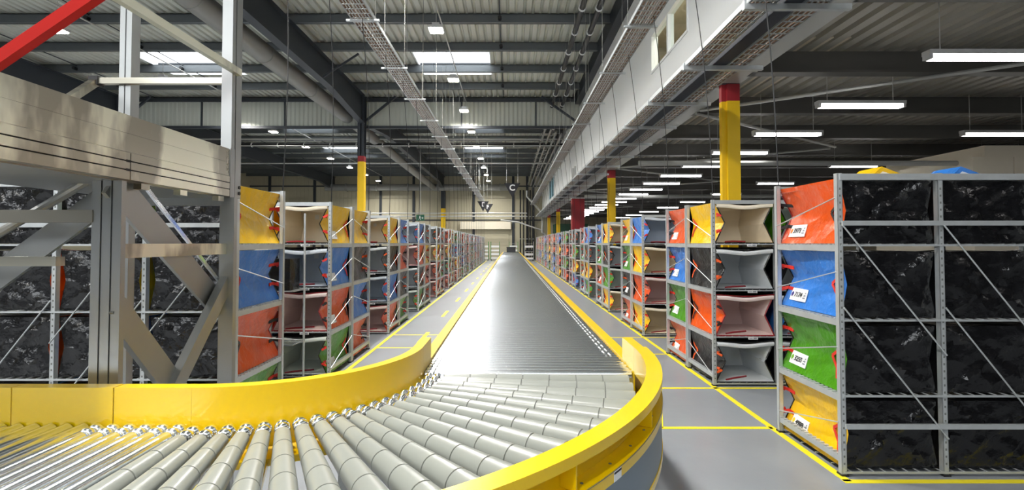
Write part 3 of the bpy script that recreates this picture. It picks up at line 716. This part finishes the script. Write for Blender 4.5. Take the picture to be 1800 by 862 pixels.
for x in (-.3, -1.6):
    inst('leg', lg2, wing, (x, .035, 0)); inst('leg', lg2, wing, (x, yf - .04, 0))
# black crate at the far end
o = thing('crate', (.12, 42.6, ZT), 'black plastic crate standing on the far end of the conveyor', 'crate')
MB().box(-.38, 0, 0, .38, .5, .02).box(-.38, 0, 0, -.36, .5, .42).box(.36, 0, 0, .38, .5, .42).box(-.38, 0, 0, .38, .02, .42).box(-.38, .48, 0, .38, .5, .42).build('body', M['black'], o)
MB().box(-.4, -.02, .38, .4, 0, .43).box(-.4, .5, .38, .4, .52, .43).build('rim', M['black'], o)

# ================================================================== BAGS
BW, BD, BH = .68, .80, .475
def tri(v): return 1 - abs(2 * v - 1)
def pin(s): return .045 + .068 * (1 - s) ** 1.6
def side_x(y, z, inset=0):
    s = min(1, max(0, y / BD)); v = min(1, max(0, z / BH)); return BW / 2 - pin(s) * tri(v) - inset
def shell_mesh(c, seed):
    r = random.Random(seed); j = lambda a: r.uniform(-a, a)
    mb = MB()
    for sx in (1, -1):
        mb.mat(0)
        def fn(u, v, sx=sx):
            e = 0 if u in (0, 1) or v in (0, 1) else 1
            return (sx * (side_x(u * BD, v * BH) + e * j(.006)), u * BD + e * j(.008), v * BH + (0 if abs(v - .5) < .01 else e * j(.008)))
        mb.grid(fn, 6, 8, sx < 0)
    mb.mat(1)
    def fb(u, v):
        e = 0 if u in (0, 1) or v in (0, 1) else 1
        x = (2 * u - 1) * side_x(BD, v * BH); uu, vv = abs(2 * u - 1), abs(2 * v - 1)
        rg = max(0, 1 - abs(uu - vv) * 6) * .030 - .012 * max(0, 1 - max(uu, vv) * 2)
        return (x + e * j(.006), BD + e * (rg + j(.010)), v * BH + e * j(.006))
    mb.grid(fb, 18, 14, True)
    def ft(u, v): return ((2 * u - 1) * BW / 2, v * BD, BH - .022 * math.sin(PI * u) * (1 - .5 * v) + (j(.004) if 0 < u < 1 else 0))
    mb.grid(ft, 8, 5)
    mb.grid(lambda u, v: ((2 * u - 1) * BW / 2, v * BD, 0), 2, 2, True)
    return mb.mesh('shell', [M['bag_' + c], M['vinyl']], True)
def lining_mesh(c):
    mb = MB(); i = .010
    for sx in (1, -1): mb.grid(lambda u, v, sx=sx: (sx * side_x(u * (BD - .03), i + v * (BH - .045), i), .002 + u * (BD - .03), i + v * (BH - .045)), 5, 8, sx > 0)
    mb.grid(lambda u, v: ((2 * u - 1) * side_x(BD, v * BH, i), BD - .028, i + v * (BH - .045)), 4, 6)
    mb.grid(lambda u, v: ((2 * u - 1) * (BW / 2 - i), .002 + v * (BD - .03), BH - .035 - .02 * math.sin(PI * u)), 8, 3, True)
    mb.grid(lambda u, v: ((2 * u - 1) * (BW / 2 - i), .002 + v * (BD - .03), i), 2, 2)
    return mb.mesh('lining', [M['lin_' + c]])
def rim_mesh():
    mb = MB(); n = 6; pts = []
    L = [(-side_x(0, BH * k / n), 0, BH * k / n) for k in range(n + 1)]; R = [(side_x(0, BH * k / n), 0, BH * k / n) for k in range(n, -1, -1)]
    T = [((2 * u / 6 - 1) * BW / 2, 0, BH - .022 * math.sin(PI * u / 6)) for u in range(1, 6)]
    mb.tube(L + T + R + [(-BW / 2, 0, 0)], .007, 5)
    return mb
def band_mesh(c):
    mb = MB()
    mb.grid(lambda u, v: ((2 * u - 1) * (BW / 2 - .012), -.012 - .008 * math.sin(PI * v), BH - .012 - .045 * v - .02 * math.sin(PI * u) + .006 * math.sin(9 * u)), 10, 3, True)
    mb.grid(lambda u, v: ((2 * u - 1) * (BW / 2 - .012), .004, BH - .012 - .045 * v - .02 * math.sin(PI * u) + .006 * math.sin(9 * u)), 10, 1)
    return mb.mesh('top_band', [M['lin_' + c]])
def surf(sx, y, z, off): return (sx * (side_x(y, z) + off), y, z)
def ribbon(mb, sx, pts, w, off=.012):
    for (p, q) in zip(pts, pts[1:]):
        P = Vector(surf(sx, *p, off)); Q = Vector(surf(sx, *q, off)); mb.bar(P, Q, .005, w, (1, 0, 0)) if False else mb.bar(P, Q, w, .005, (sx, 0, 0.01))
def strap_mesh(kind, sx):
    mb = MB()
    zc = {'u': .68, 'l': .30}.get(kind)
    if zc:
        z = zc * BH
        mb.bar(surf(sx, .10, z, .004), surf(sx, .02, z + .008, .014), .028, .006, (sx, 0, 0))
        P = Vector(surf(sx, .02, z + .008, .014)); Q = Vector((sx * (BW / 2 - .005), -.03, z + (.02 if kind == 'u' else -.02)))
        mb.bar(P, Q, .026, .006, (sx, 0, 0)); mb.bar(Q, Q + Vector((-sx * .05, -.012, -.03 if kind == 'u' else .03)), .024, .006, (0, 1, 0))
    else:
        ribbon(mb, sx, [(.93 * BD, .66 * BH), (.90 * BD, .58 * BH), (.81 * BD, .49 * BH), (.91 * BD, .33 * BH), (.93 * BD, .18 * BH)], .022)
    return mb
def label_mesh(sx, c):
    mb = MB(); y0, y1, z0, z1 = .10, .34, .055, .155
    if True:
        mb.mat(0); q = [(y0, z0), (y1, z0), (y1, z1), (y0, z1)]
        vs = [surf(sx, y, z, .004) for y, z in q] + [surf(sx, y, z, .009) for y, z in q]
        mb.add(vs, [(4, 5, 6, 7), (0, 1, 5, 4), (1, 2, 6, 5), (2, 3, 7, 6), (3, 0, 4, 7)])
    return mb
def ink_rect(mb, sx, y0, y1, z0, z1, off=.0098):
    q = [(y0, z0), (y1, z0), (y1, z1), (y0, z1)]
    mb.add([surf(sx, y, z, off - .0006) for y, z in q] + [surf(sx, y, z, off) for y, z in q], [(4, 5, 6, 7), (0, 1, 5, 4), (1, 2, 6, 5), (2, 3, 7, 6), (3, 0, 4, 7)])
def print_mesh(sx, c, seed):
    # flat print: the coloured dot, and the grey code block; unreadable numerals as small strokes
    mb = MB(); r = random.Random(seed); e = 1   # text reads from the opening side on either end
    mb.mat(0); cy, cz, rad = .125, .105, .019
    pts = [(cy + rad * math.cos(k * PI / 6), cz + rad * math.sin(k * PI / 6) * 1.1) for k in range(12)]
    mb.add([surf(sx, y, z, .0098) for y, z in pts], [tuple(range(12)) if sx < 0 else tuple(range(11, -1, -1))])
    mb.mat(1)
    for i in range(3): ink_rect(mb, sx, .288, .324, .078 + i * .02, .078 + i * .02 + .013)
    if seed:
        mb.mat(2)
        for i in range(4):
            y = .155 + i * .032
            for k in range(3):
                a = y + r.uniform(0, .012); b = .085 + k * .014; ink_rect(mb, sx, a, a + r.uniform(.007, .016), b, b + .009)
    return mb
SH = {}; LI = {}; BA = {}; ST = {}; LB = {}; PR = {}
for ci, c in enumerate(BC):
    SH[c] = [shell_mesh(c, 10 * ci + k) for k in range(3)]; LI[c] = lining_mesh(c); BA[c] = band_mesh(c)
    for sx in (1, -1):
        PR[c, sx] = print_mesh(sx, c, 5 + ci).mesh('label_print', [M['dot_' + c], M['greyink'], M['ink']])
        PR[c, sx, 0] = print_mesh(sx, c, 0).mesh('label_print', [M['dot_' + c], M['greyink'], M['ink']])
SC = {'orange': 'black', 'black': 'orange', 'yellow': 'red', 'blue': 'red', 'green': 'red'}
for sc in ('red', 'orange', 'black'):
    for sx in (1, -1):
        for k in 'ulz': ST[sc, sx, k] = strap_mesh(k, sx).mesh('strap', [M['strap_' + sc]])
for sx in (1, -1): LB[sx] = label_mesh(sx, 0).mesh('label_plate', [M['paper']])
RIM = rim_mesh(); RIMM = {c: RIM.mesh('rim_piping', [M['vinyl'] if c != 'orange' else M['dkred']]) for c in BC}
FLS = MB().tube([(-.2, .05, .016), (-.1, .1, .022), (.02, .16, .02), (.1, .2, .018)], .011, 5).mesh('floor_strap', [M['dkred']])
TAG = MB().box(-.255, .012, BH - .155, -.195, .015, BH - .09).mesh('white_tag', [M['paper']])
TAGI = MB()
TAGI.box(-.13, BD - .034, BH - .15, -.07, BD - .030, BH - .085); TAG = TAGI.mesh('white_tag', [M['paper']])
NBAG = [0]
def bag(c, loc, rot, sx, label, number=None, aisle=True, detail=2, group=None):
    NBAG[0] += 1
    o = thing('storage_bag', loc, label, 'bag', group or 'fabric storage bags on the racks', rot)
    inst('shell', SH[c][NBAG[0] % 3], o); inst('lining', LI[c], o)
    if detail > 0: inst('rim_piping', RIMM[c], o); inst('top_band', BA[c], o)
    if detail > 1: inst('floor_strap', FLS, o); inst('white_tag', TAG, o)
    if aisle:
        for k in ('ulz' if detail > 0 else 'ul'): inst('strap', ST[SC[c], sx, k], o)
        if detail > 0 and sx > 0:
            l = inst('label_plate', LB[sx], o); inst('label_print', PR[c, sx, 0] if number else PR[c, sx], l)
            if number:
                p0 = Vector(surf(sx, .155, .105, .0150)); ty = Vector(surf(sx, .284, .105, .0150)) - p0; tz = Vector(surf(sx, .155, .13, .0150)) - p0
                X = ty.normalized(); Yv = (tz - X * tz.dot(X)).normalized(); Z = X.cross(Yv)
                # letters run from the opening towards the back as seen from the aisle
                m = Matrix((X, Yv, Z)).transposed().to_4x4(); m.translation = p0 + X * .066
                font_obj(number, .058, M['ink'], l, m)
    return o

# ================================================================== RACKS
LEV = [.04, .575, 1.11, 1.645]; BAY = .72; RD = .86; PH = 2.15
M['galv_y'] = M['galv']
postm = MB().box(-.018, -.02, .012, .018, -.016, PH).box(-.018, -.02, .012, -.014, .02, PH).box(.014, -.02, .012, .018, .02, PH).mesh('post', [M['galv']])
footm = MB().box(-.026, -.028, 0, .026, .028, .014).mesh('foot', [M['black']])
slotm = MB()
for k in range(40): slotm.box(-.006, -.0206, .08 + k * .05, .006, -.0200, .095 + k * .05)
slotm = slotm.mesh('post_slots', [M['groove']])
mb = MB().box(-.016, .02, -.055, .016, RD - .02, -.010)
for k in range(16): mb.box(-.017, .05 + k * .05, -.008, .017, .072 + k * .05, -.002)
endm = mb.mesh('end_rail', [M['galv']])
mb = MB().box(0, -.004, -.02, BAY, .008, -.006).box(0, RD - .008, -.02, BAY, RD + .004, -.006)
for k in range(9): mb.box(.04 + k * .08, 0, -.008, .048 + k * .08, RD, -.002)
for k in range(4): mb.box(0, .15 + k * .19, -.014, BAY, .156 + k * .19, -.008)
deckm = mb.mesh('wire_shelf', [M['galv']])
holdm = MB().box(-.055, -.008, -.03, .055, -.005, -.002).mesh('label_holder', [M['paper']])
hinkm = MB().box(-.045, -.009, -.021, -.006, -.008, -.013).box(.004, -.009, -.024, .042, -.008, -.009).mesh('holder_print', [M['greyink']])
tiem = MB().box(0, -.015, -.05, BAY, .015, -.005).mesh('tie_bar', [M['galv']])
backr = MB().box(0, -.006, -.017, BAY, .012, .017).mesh('back_rail', [M['galv']])
LEVN = ['bottom', 'second', 'third', 'top']
def rack(side, y0, back, nb, colours, idx, numbers=None, braced=False, detail=2, label=None):
    # side +1 right of the conveyor, -1 left; y0 = nearest end of the rack in Y; back=True: opens away from the camera
    ax = 2.365 if side > 0 else -2.20
    where = 'right' if side > 0 else 'left'
    r = thing('storage_rack', (ax, y0, 0), label or ('galvanised bag rack, %s from the camera on the %s of the conveyor' % (ORD[idx], where)), 'rack', 'galvanised bag racks along the aisle')
    for b in range(nb + 1):
        for yy in (.022, RD - .022):
            p = inst('post', postm, r, (side * b * BAY, yy, 0)); 
            if yy > .1: p.rotation_euler = (0, 0, 0)
            inst('foot', footm, p)
            if detail > 1 and yy < .1: inst('post_slots', slotm, p)['kind'] = 'stuff'
    for i, z in enumerate(LEV):
        ez = z if i else .145
        inst('end_rail', endm, r, (0, 0, ez)); inst('end_rail', endm, r, (side * nb * BAY, 0, ez))
        for b in range(nb):
            x0 = side * b * BAY if side > 0 else -(b + 1) * BAY
            inst('wire_shelf', deckm, r, (x0, 0, z))
            if not back and detail > 0 and i > 0:
                h = inst('label_holder', holdm, r, (x0 + BAY * .6, -.012, z - .008)); inst('holder_print', hinkm, h)
        # thin brace rod across the end at each level
        if not back: p, q = (0, RD - .03, z + .33), (0, .03, z + .08)
        else: p, q = (0, .03, z + .33), (0, RD - .03, z + .15)
        MB().tube([p, q], .005, 5).build('brace_rod', M['galv'], r, (-side * .02, 0, 0))
    for b in range(nb):
        x0 = side * b * BAY if side > 0 else -(b + 1) * BAY
        for yy in (0.01, RD - .01): inst('tie_bar', tiem, r, (x0, yy, PH))
        if braced:
            for z in (1.79, .355): inst('back_rail', backr, r, (x0, -.02, z))
            for zz in (1.775, 1.19):
                xa, xb = (x0, x0 + BAY) if side > 0 else (x0 + BAY, x0)
                MB().tube([(xa, -.022, zz), (xb, -.022, zz - .92)], .006, 5).build('brace_rod', M['galv'], r)
    for b in range(nb):
        for i, c in enumerate(reversed(colours)):
            cc = c if b == 0 else ('black' if braced and side > 0 else rnd.choice(list(BC)))
            xc = ax + side * (b + .5) * BAY
            jx = rnd.uniform(-.006, .006)
            if back: loc, rot, sx = (xc + jx, y0 + RD - .015, LEV[i]), PI, side
            else: loc, rot, sx = (xc + jx, y0 + .015, LEV[i]), 0, -side
            place = 'aisle end' if b == 0 else ORD[b] + ' bay'
            lab = '%s fabric bag on the %s shelf, %s of %s rack %s of conveyor' % (cc, LEVN[i], place, ORD[idx], where)
            num = numbers[3 - i] if numbers and b == 0 else None
            bag(cc, loc, rot, sx, lab, num, b == 0, detail)
    return r
def drop(t, p0, p1, label=None):
    a, b = Vector(p0), Vector(p1); pts = []
    for k in range(9):
        u = k / 8; q = a.lerp(b, u); pts.append((q.x + .05 * math.sin(PI * u), q.y, q.z))
    MB().tube(pts, .0055, 5).build('drop_cable', M['black'], t)
O, Bl, G, Yl, K = 'orange', 'blue', 'green', 'yellow', 'black'
right = [((Yl, K, O, K), (O, Bl, G, O)), ((Bl, Yl, O, Yl), (Yl, G, K, O)), ((Yl, K, G, Yl), (Bl, G, O, K)), ((Bl, K, Yl, G), (O, G, Yl, Bl)), ((K, G, Yl, Bl), (K, O, O, O)), ((G, O, G, O), (K, O, G, O))]
left = [((Yl, Bl, O, G), (Yl, K, Bl, O)), ((Yl, K, Bl, O), (Bl, O, K, G)), ((Bl, O, K, G), (K, Yl, O, K)), ((K, Yl, O, O), (K, O, G, O)), ((O, Yl, G, O), (Yl, Bl, O, Yl)), ((G, Bl, Yl, O), (G, Bl, O, Yl))]
cols = list(BC)
rack(1, 3.575, True, 3, (O, Bl, G, Yl), 0, numbers=('3973', '7174', '3255', '4988'), braced=True, label='near rack right of the conveyor showing its black bag backs')
rack(-1, 4.0, True, 3, (Yl, Bl, O, G), 0, braced=True, label='near rack left of the conveyor, standing behind the aluminium chute frame')
ir = il = 1
for k in range(13):
    yf = 5.80 + 3.07 * k
    f, b = right[k] if k < len(right) else (tuple(rnd.choice([O, O, Yl, Bl, G, K]) for _ in range(4)), tuple(rnd.choice([O, O, Yl, Bl, G, K]) for _ in range(4)))
    d = 2 if k < 4 else (1 if k < 7 else 0); nb = 2 if k < 1 else 1
    rack(1, yf, False, nb, f, ir, detail=d); rack(1, yf + .87, True, nb, b, ir + 1, detail=d); ir += 2
    drop(trR, (TRx + .1, yf + .1, TRz), (2.38, yf + .05, PH)); drop(trR, (TRx + .1, yf + 1.6, TRz), (2.38, yf + 1.68, PH))
    yf = 6.11 + 2.98 * k
    f, b = left[k] if k < len(left) else (tuple(rnd.choice([O, O, Yl, Bl, G, K]) for _ in range(4)), tuple(rnd.choice([O, O, Yl, Bl, G, K]) for _ in range(4)))
    rack(-1, yf, False, nb, f, il, detail=d); rack(-1, yf + .87, True, nb, b, il + 1, detail=d); il += 2
    drop(trL, (TLx, yf + .1, TLz), (-2.20, yf + .05, PH)); drop(trL, (TLx, yf + 1.6, TLz), (-2.20, yf + 1.68, PH))
drop(trR, (TRx + .1, 4.45, TRz), (2.38, 4.42, PH)); drop(trL, (TLx, 5.0, TLz), (-2.20, 4.84, PH))
# box lying in the second left rack
o = thing('wire_shelf_stand', (-2.44, 5.96, 0), 'slim wire shelf stand with a thin pole before the second left rack', 'shelf stand')
for x in (0, -.40): MB().tube([(x, 0, 0), (x, 0, 2.0)], .013, 8).build('pole', M['galv'], o)
for z in (1.105, .50):
    mb = MB().box(-.40, -.30, z - .012, 0, -.292, z).box(-.40, -.006, z - .012, 0, .002, z).box(-.404, -.30, z - .012, -.396, 0, z).box(-.004, -.30, z - .012, .004, 0, z)
    for k in range(12): mb.box(-.39 + k * .034, -.30, z - .006, -.385 + k * .034, 0, z)
    mb.build('wire_shelf', M['galv'], o)
o = thing('carton', (-2.63, 5.68, 1.106), 'black carton on the slim wire shelf stand before the grey lined blue bag', 'box')
# the folded peaks of two bags on a rack behind the near right rack
for (x, c, lab) in ((3.06, 'yellow', 'yellow bag flap peaking above the near black backed rack'), (3.70, 'blue', 'blue bag flap peaking above the near black backed rack')):
    o = thing('bag_flap', (x, 4.0, PH - .01), lab, 'bag')
    MB().add([(-.2, 0, 0), (.24, 0, 0), (-.06, .02, .125), (-.2, .3, 0), (.24, .3, 0), (-.06, .28, .125)], [(0, 1, 2), (3, 5, 4), (1, 4, 5, 2), (0, 2, 5, 3), (0, 3, 4, 1)]).build('flap', [M['bag_' + c]], o)
    MB().add([(-.16, -.004, .004), (.16, -.004, .004), (-.06, .012, .085)], [(0, 1, 2)]).build('lining', [M['lin_' + c]], o)

# ================================================================== ALUMINIUM CHUTE FRAME
fr = thing('chute_frame', (-1.85, 2.4, 0), 'bare aluminium chute frame with plank sides above the left conveyor', 'frame')
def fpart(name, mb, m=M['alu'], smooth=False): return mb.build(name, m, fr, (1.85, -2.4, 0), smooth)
H = lambda h: CAM_H + h
PX = -1.85
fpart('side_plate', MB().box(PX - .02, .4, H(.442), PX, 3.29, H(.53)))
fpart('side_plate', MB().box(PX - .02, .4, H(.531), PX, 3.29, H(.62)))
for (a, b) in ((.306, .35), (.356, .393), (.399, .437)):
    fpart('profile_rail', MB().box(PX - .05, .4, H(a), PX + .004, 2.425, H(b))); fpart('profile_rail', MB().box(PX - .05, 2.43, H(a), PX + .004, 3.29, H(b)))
fpart('profile_core', MB().box(PX - .045, .4, H(.31), PX - .006, 3.29, H(.436)), M['dark_gap'])
for a in (.353, .396): fpart('joint_block', MB().box(PX - .01, 2.40, H(a - .006), PX + .0045, 2.43, H(a + .006)), M['dark_gap'])
fpart('end_cap', MB().box(PX - .06, 3.292, H(.30), PX + .006, 3.345, H(.625)), M['bright_alu'] if 'bright_alu' in M else M['alu_grey'])
fpart('end_cap', MB().box(PX - .06, 3.35, H(.30), PX + .006, 3.42, H(.64)), M['alu_grey'])
for a in (.335, .375): fpart('end_bolt', MB().tube([(PX, 3.40, H(a)), (PX + .012, 3.40, H(a))], .012, 8), M['black'])
for xx in (PX - .75, ):
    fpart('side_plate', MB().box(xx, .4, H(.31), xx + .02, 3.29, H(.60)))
fpart('bottom_pan', MB().box(PX - .75, .4, H(.300), PX - .05, 3.40, H(.306)), M['alu_grey'])
# upper posts and rails
def profile_post(x0, y0, x1, y1, z0, z1, slots=2):
    mb = MB(); w = x1 - x0; k = slots + 1; sw = .008; fw = (w - slots * sw) / k
    for i in range(k): a = x0 + i * (fw + sw); mb.box(a, y0, z0, a + fw, y1, z1)
    fpart('slot', MB().box(x0 + .002, y0 + .006, z0, x1 - .002, y1 - .002, z1), M['slot'])
    return mb
fpart('upright', profile_post(-2.645, 3.36, -2.565, 3.44, H(.3), H(1.65), 1), M['alu_grey'])
fpart('upright', MB().box(PX - .065, 3.30, H(.62), PX + .005, 3.34, H(1.8)), M['alu_grey'])
fpart('upright', MB().box(PX - .065, 3.35, H(.64), PX + .005, 3.42, H(1.8)), M['alu_grey'])
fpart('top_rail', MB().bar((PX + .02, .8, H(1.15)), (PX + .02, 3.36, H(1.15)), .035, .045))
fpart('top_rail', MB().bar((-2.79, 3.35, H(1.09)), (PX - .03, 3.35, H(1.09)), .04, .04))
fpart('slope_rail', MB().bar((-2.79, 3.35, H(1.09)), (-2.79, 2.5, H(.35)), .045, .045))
fpart('elbow', MB().box(-2.82, 3.32, H(1.06), -2.76, 3.38, H(1.12)), M['dark_gap'])
fpart('red_bar', MB().bar((-3.5, 2.62, H(.40)), (-1.70, 2.62, H(1.66)), .05, .062), M['red'])['label'] = 'red diagonal bar'
# lower posts and braces
fpart('upright', profile_post(-2.007, 2.40, -1.865, 2.43, 0, H(.30)), M['alu_grey'])
fpart('upright', MB().box(-1.915, 3.30, 0, -1.82, 3.34, H(.30)), M['alu_grey'])
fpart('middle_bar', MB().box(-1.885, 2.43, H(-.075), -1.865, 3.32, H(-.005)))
def flat(p, q, w, th=.02, name='brace', m=None):
    fpart(name, MB().bar(p, q, th, w, (0, 0, 1)), m or M['alu_grey'])
flat((-1.93, 2.42, H(.30)), (-1.93, 3.33, H(-.42)), .16)
fpart('brace_edge', MB().bar((-1.918, 2.62, H(.30)), (-1.918, 3.33, H(-.27)), .012, .02), M['bright'])
flat((-1.90, 2.43, H(-.30)), (-1.90, 2.98, H(-.93)), .10); flat((-1.90, 2.43, H(-.40)), (-1.90, 2.88, H(-.92)), .05, .03)
flat((-1.88, 3.38, H(-.20)), (-1.88, 2.78, H(-.86)), .09, .05)
fpart('cross_rail', MB().bar((-3.2, 2.42, H(.128)), (-2.0, 2.42, H(.128)), .05, .06))
fpart('cross_rail', MB().bar((-3.2, 2.42, H(-.09)), (-2.17, 2.42, H(-.09)), .05, .045))
flat((-1.95, 2.62, H(.36)), (-2.95, 2.62, H(-.38)), .13, .02)
fpart('round_brace', MB().tube([(-2.15, 2.55, H(.32)), (-2.95, 2.55, H(-.16))], .022, 10), M['alu_grey'])
fpart('cross_beam', MB().box(-2.6, 3.34, H(.25), -1.86, 3.40, H(.30)), M['alu_grey'])
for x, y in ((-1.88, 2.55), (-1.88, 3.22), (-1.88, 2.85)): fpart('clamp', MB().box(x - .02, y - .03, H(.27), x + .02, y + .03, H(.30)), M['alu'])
for x in (-2.6, ):
    fpart('upright', MB().box(x - .04, 3.36, 0, x + .04, 3.42, H(.3)), M['alu_grey']); 

# ================================================================== CAGES AT THE FAR END
for i, (x, y) in enumerate(((-2.35, 46.2), (-1.35, 46.4), (.35, 46.8), (1.75, 45.4))):
    o = thing('roll_cage', (x, y, 0), ['green framed roll cage closest to the left racks', 'green framed roll cage second from the left racks', 'roll cage right behind the black crate', 'roll cage with white sacks beside the right racks'][i], 'roll cage', 'roll cages at the far end')
    for sx in (-.4, .4):
        for sy in (-.35, .35): MB().tube([(sx, sy, .1), (sx, sy, 1.75)], .02, 6).build('post', M['green_paint'] if i < 3 else M['pale_pipe'], o)
    for z in (.15, .5, .85, 1.2, 1.55): MB().box(-.4, -.35, z, .4, .35, z + .02).build('shelf', M['pale_pipe'], o)
    for sx in (-.35, .35):
        for sy in (-.3, .3): MB().tube([(sx - .02, sy, .06), (sx + .02, sy, .06)], .06, 10).build('wheel', M['black'], o)
    for k, z in enumerate((.17, .52, .87, 1.22)):
        tag(MB().box(x - .36, y - .32, z, x + .36, y + .3, z + .14 + .03 * (k % 2)).build('parcel', M['paper'] if i != 3 or k != 2 else M['ink']), '%s parcel lying on the %s shelf of the %s roll cage from the left' % ('white' if i != 3 or k != 2 else 'black', ['lowest', 'second', 'third', 'fourth'][k], ORD[i]), 'parcel', 'parcels in the roll cages')
# carton body
mb = MB().box(-.14, 0, 0, .14, .26, .36); mb.build('body', M['vinyl'], bpy.data.objects['carton'])
MB().box(-.08, -.002, .29, -.03, 0, .32).build('label_plate', M['paper'], bpy.data.objects['carton'])
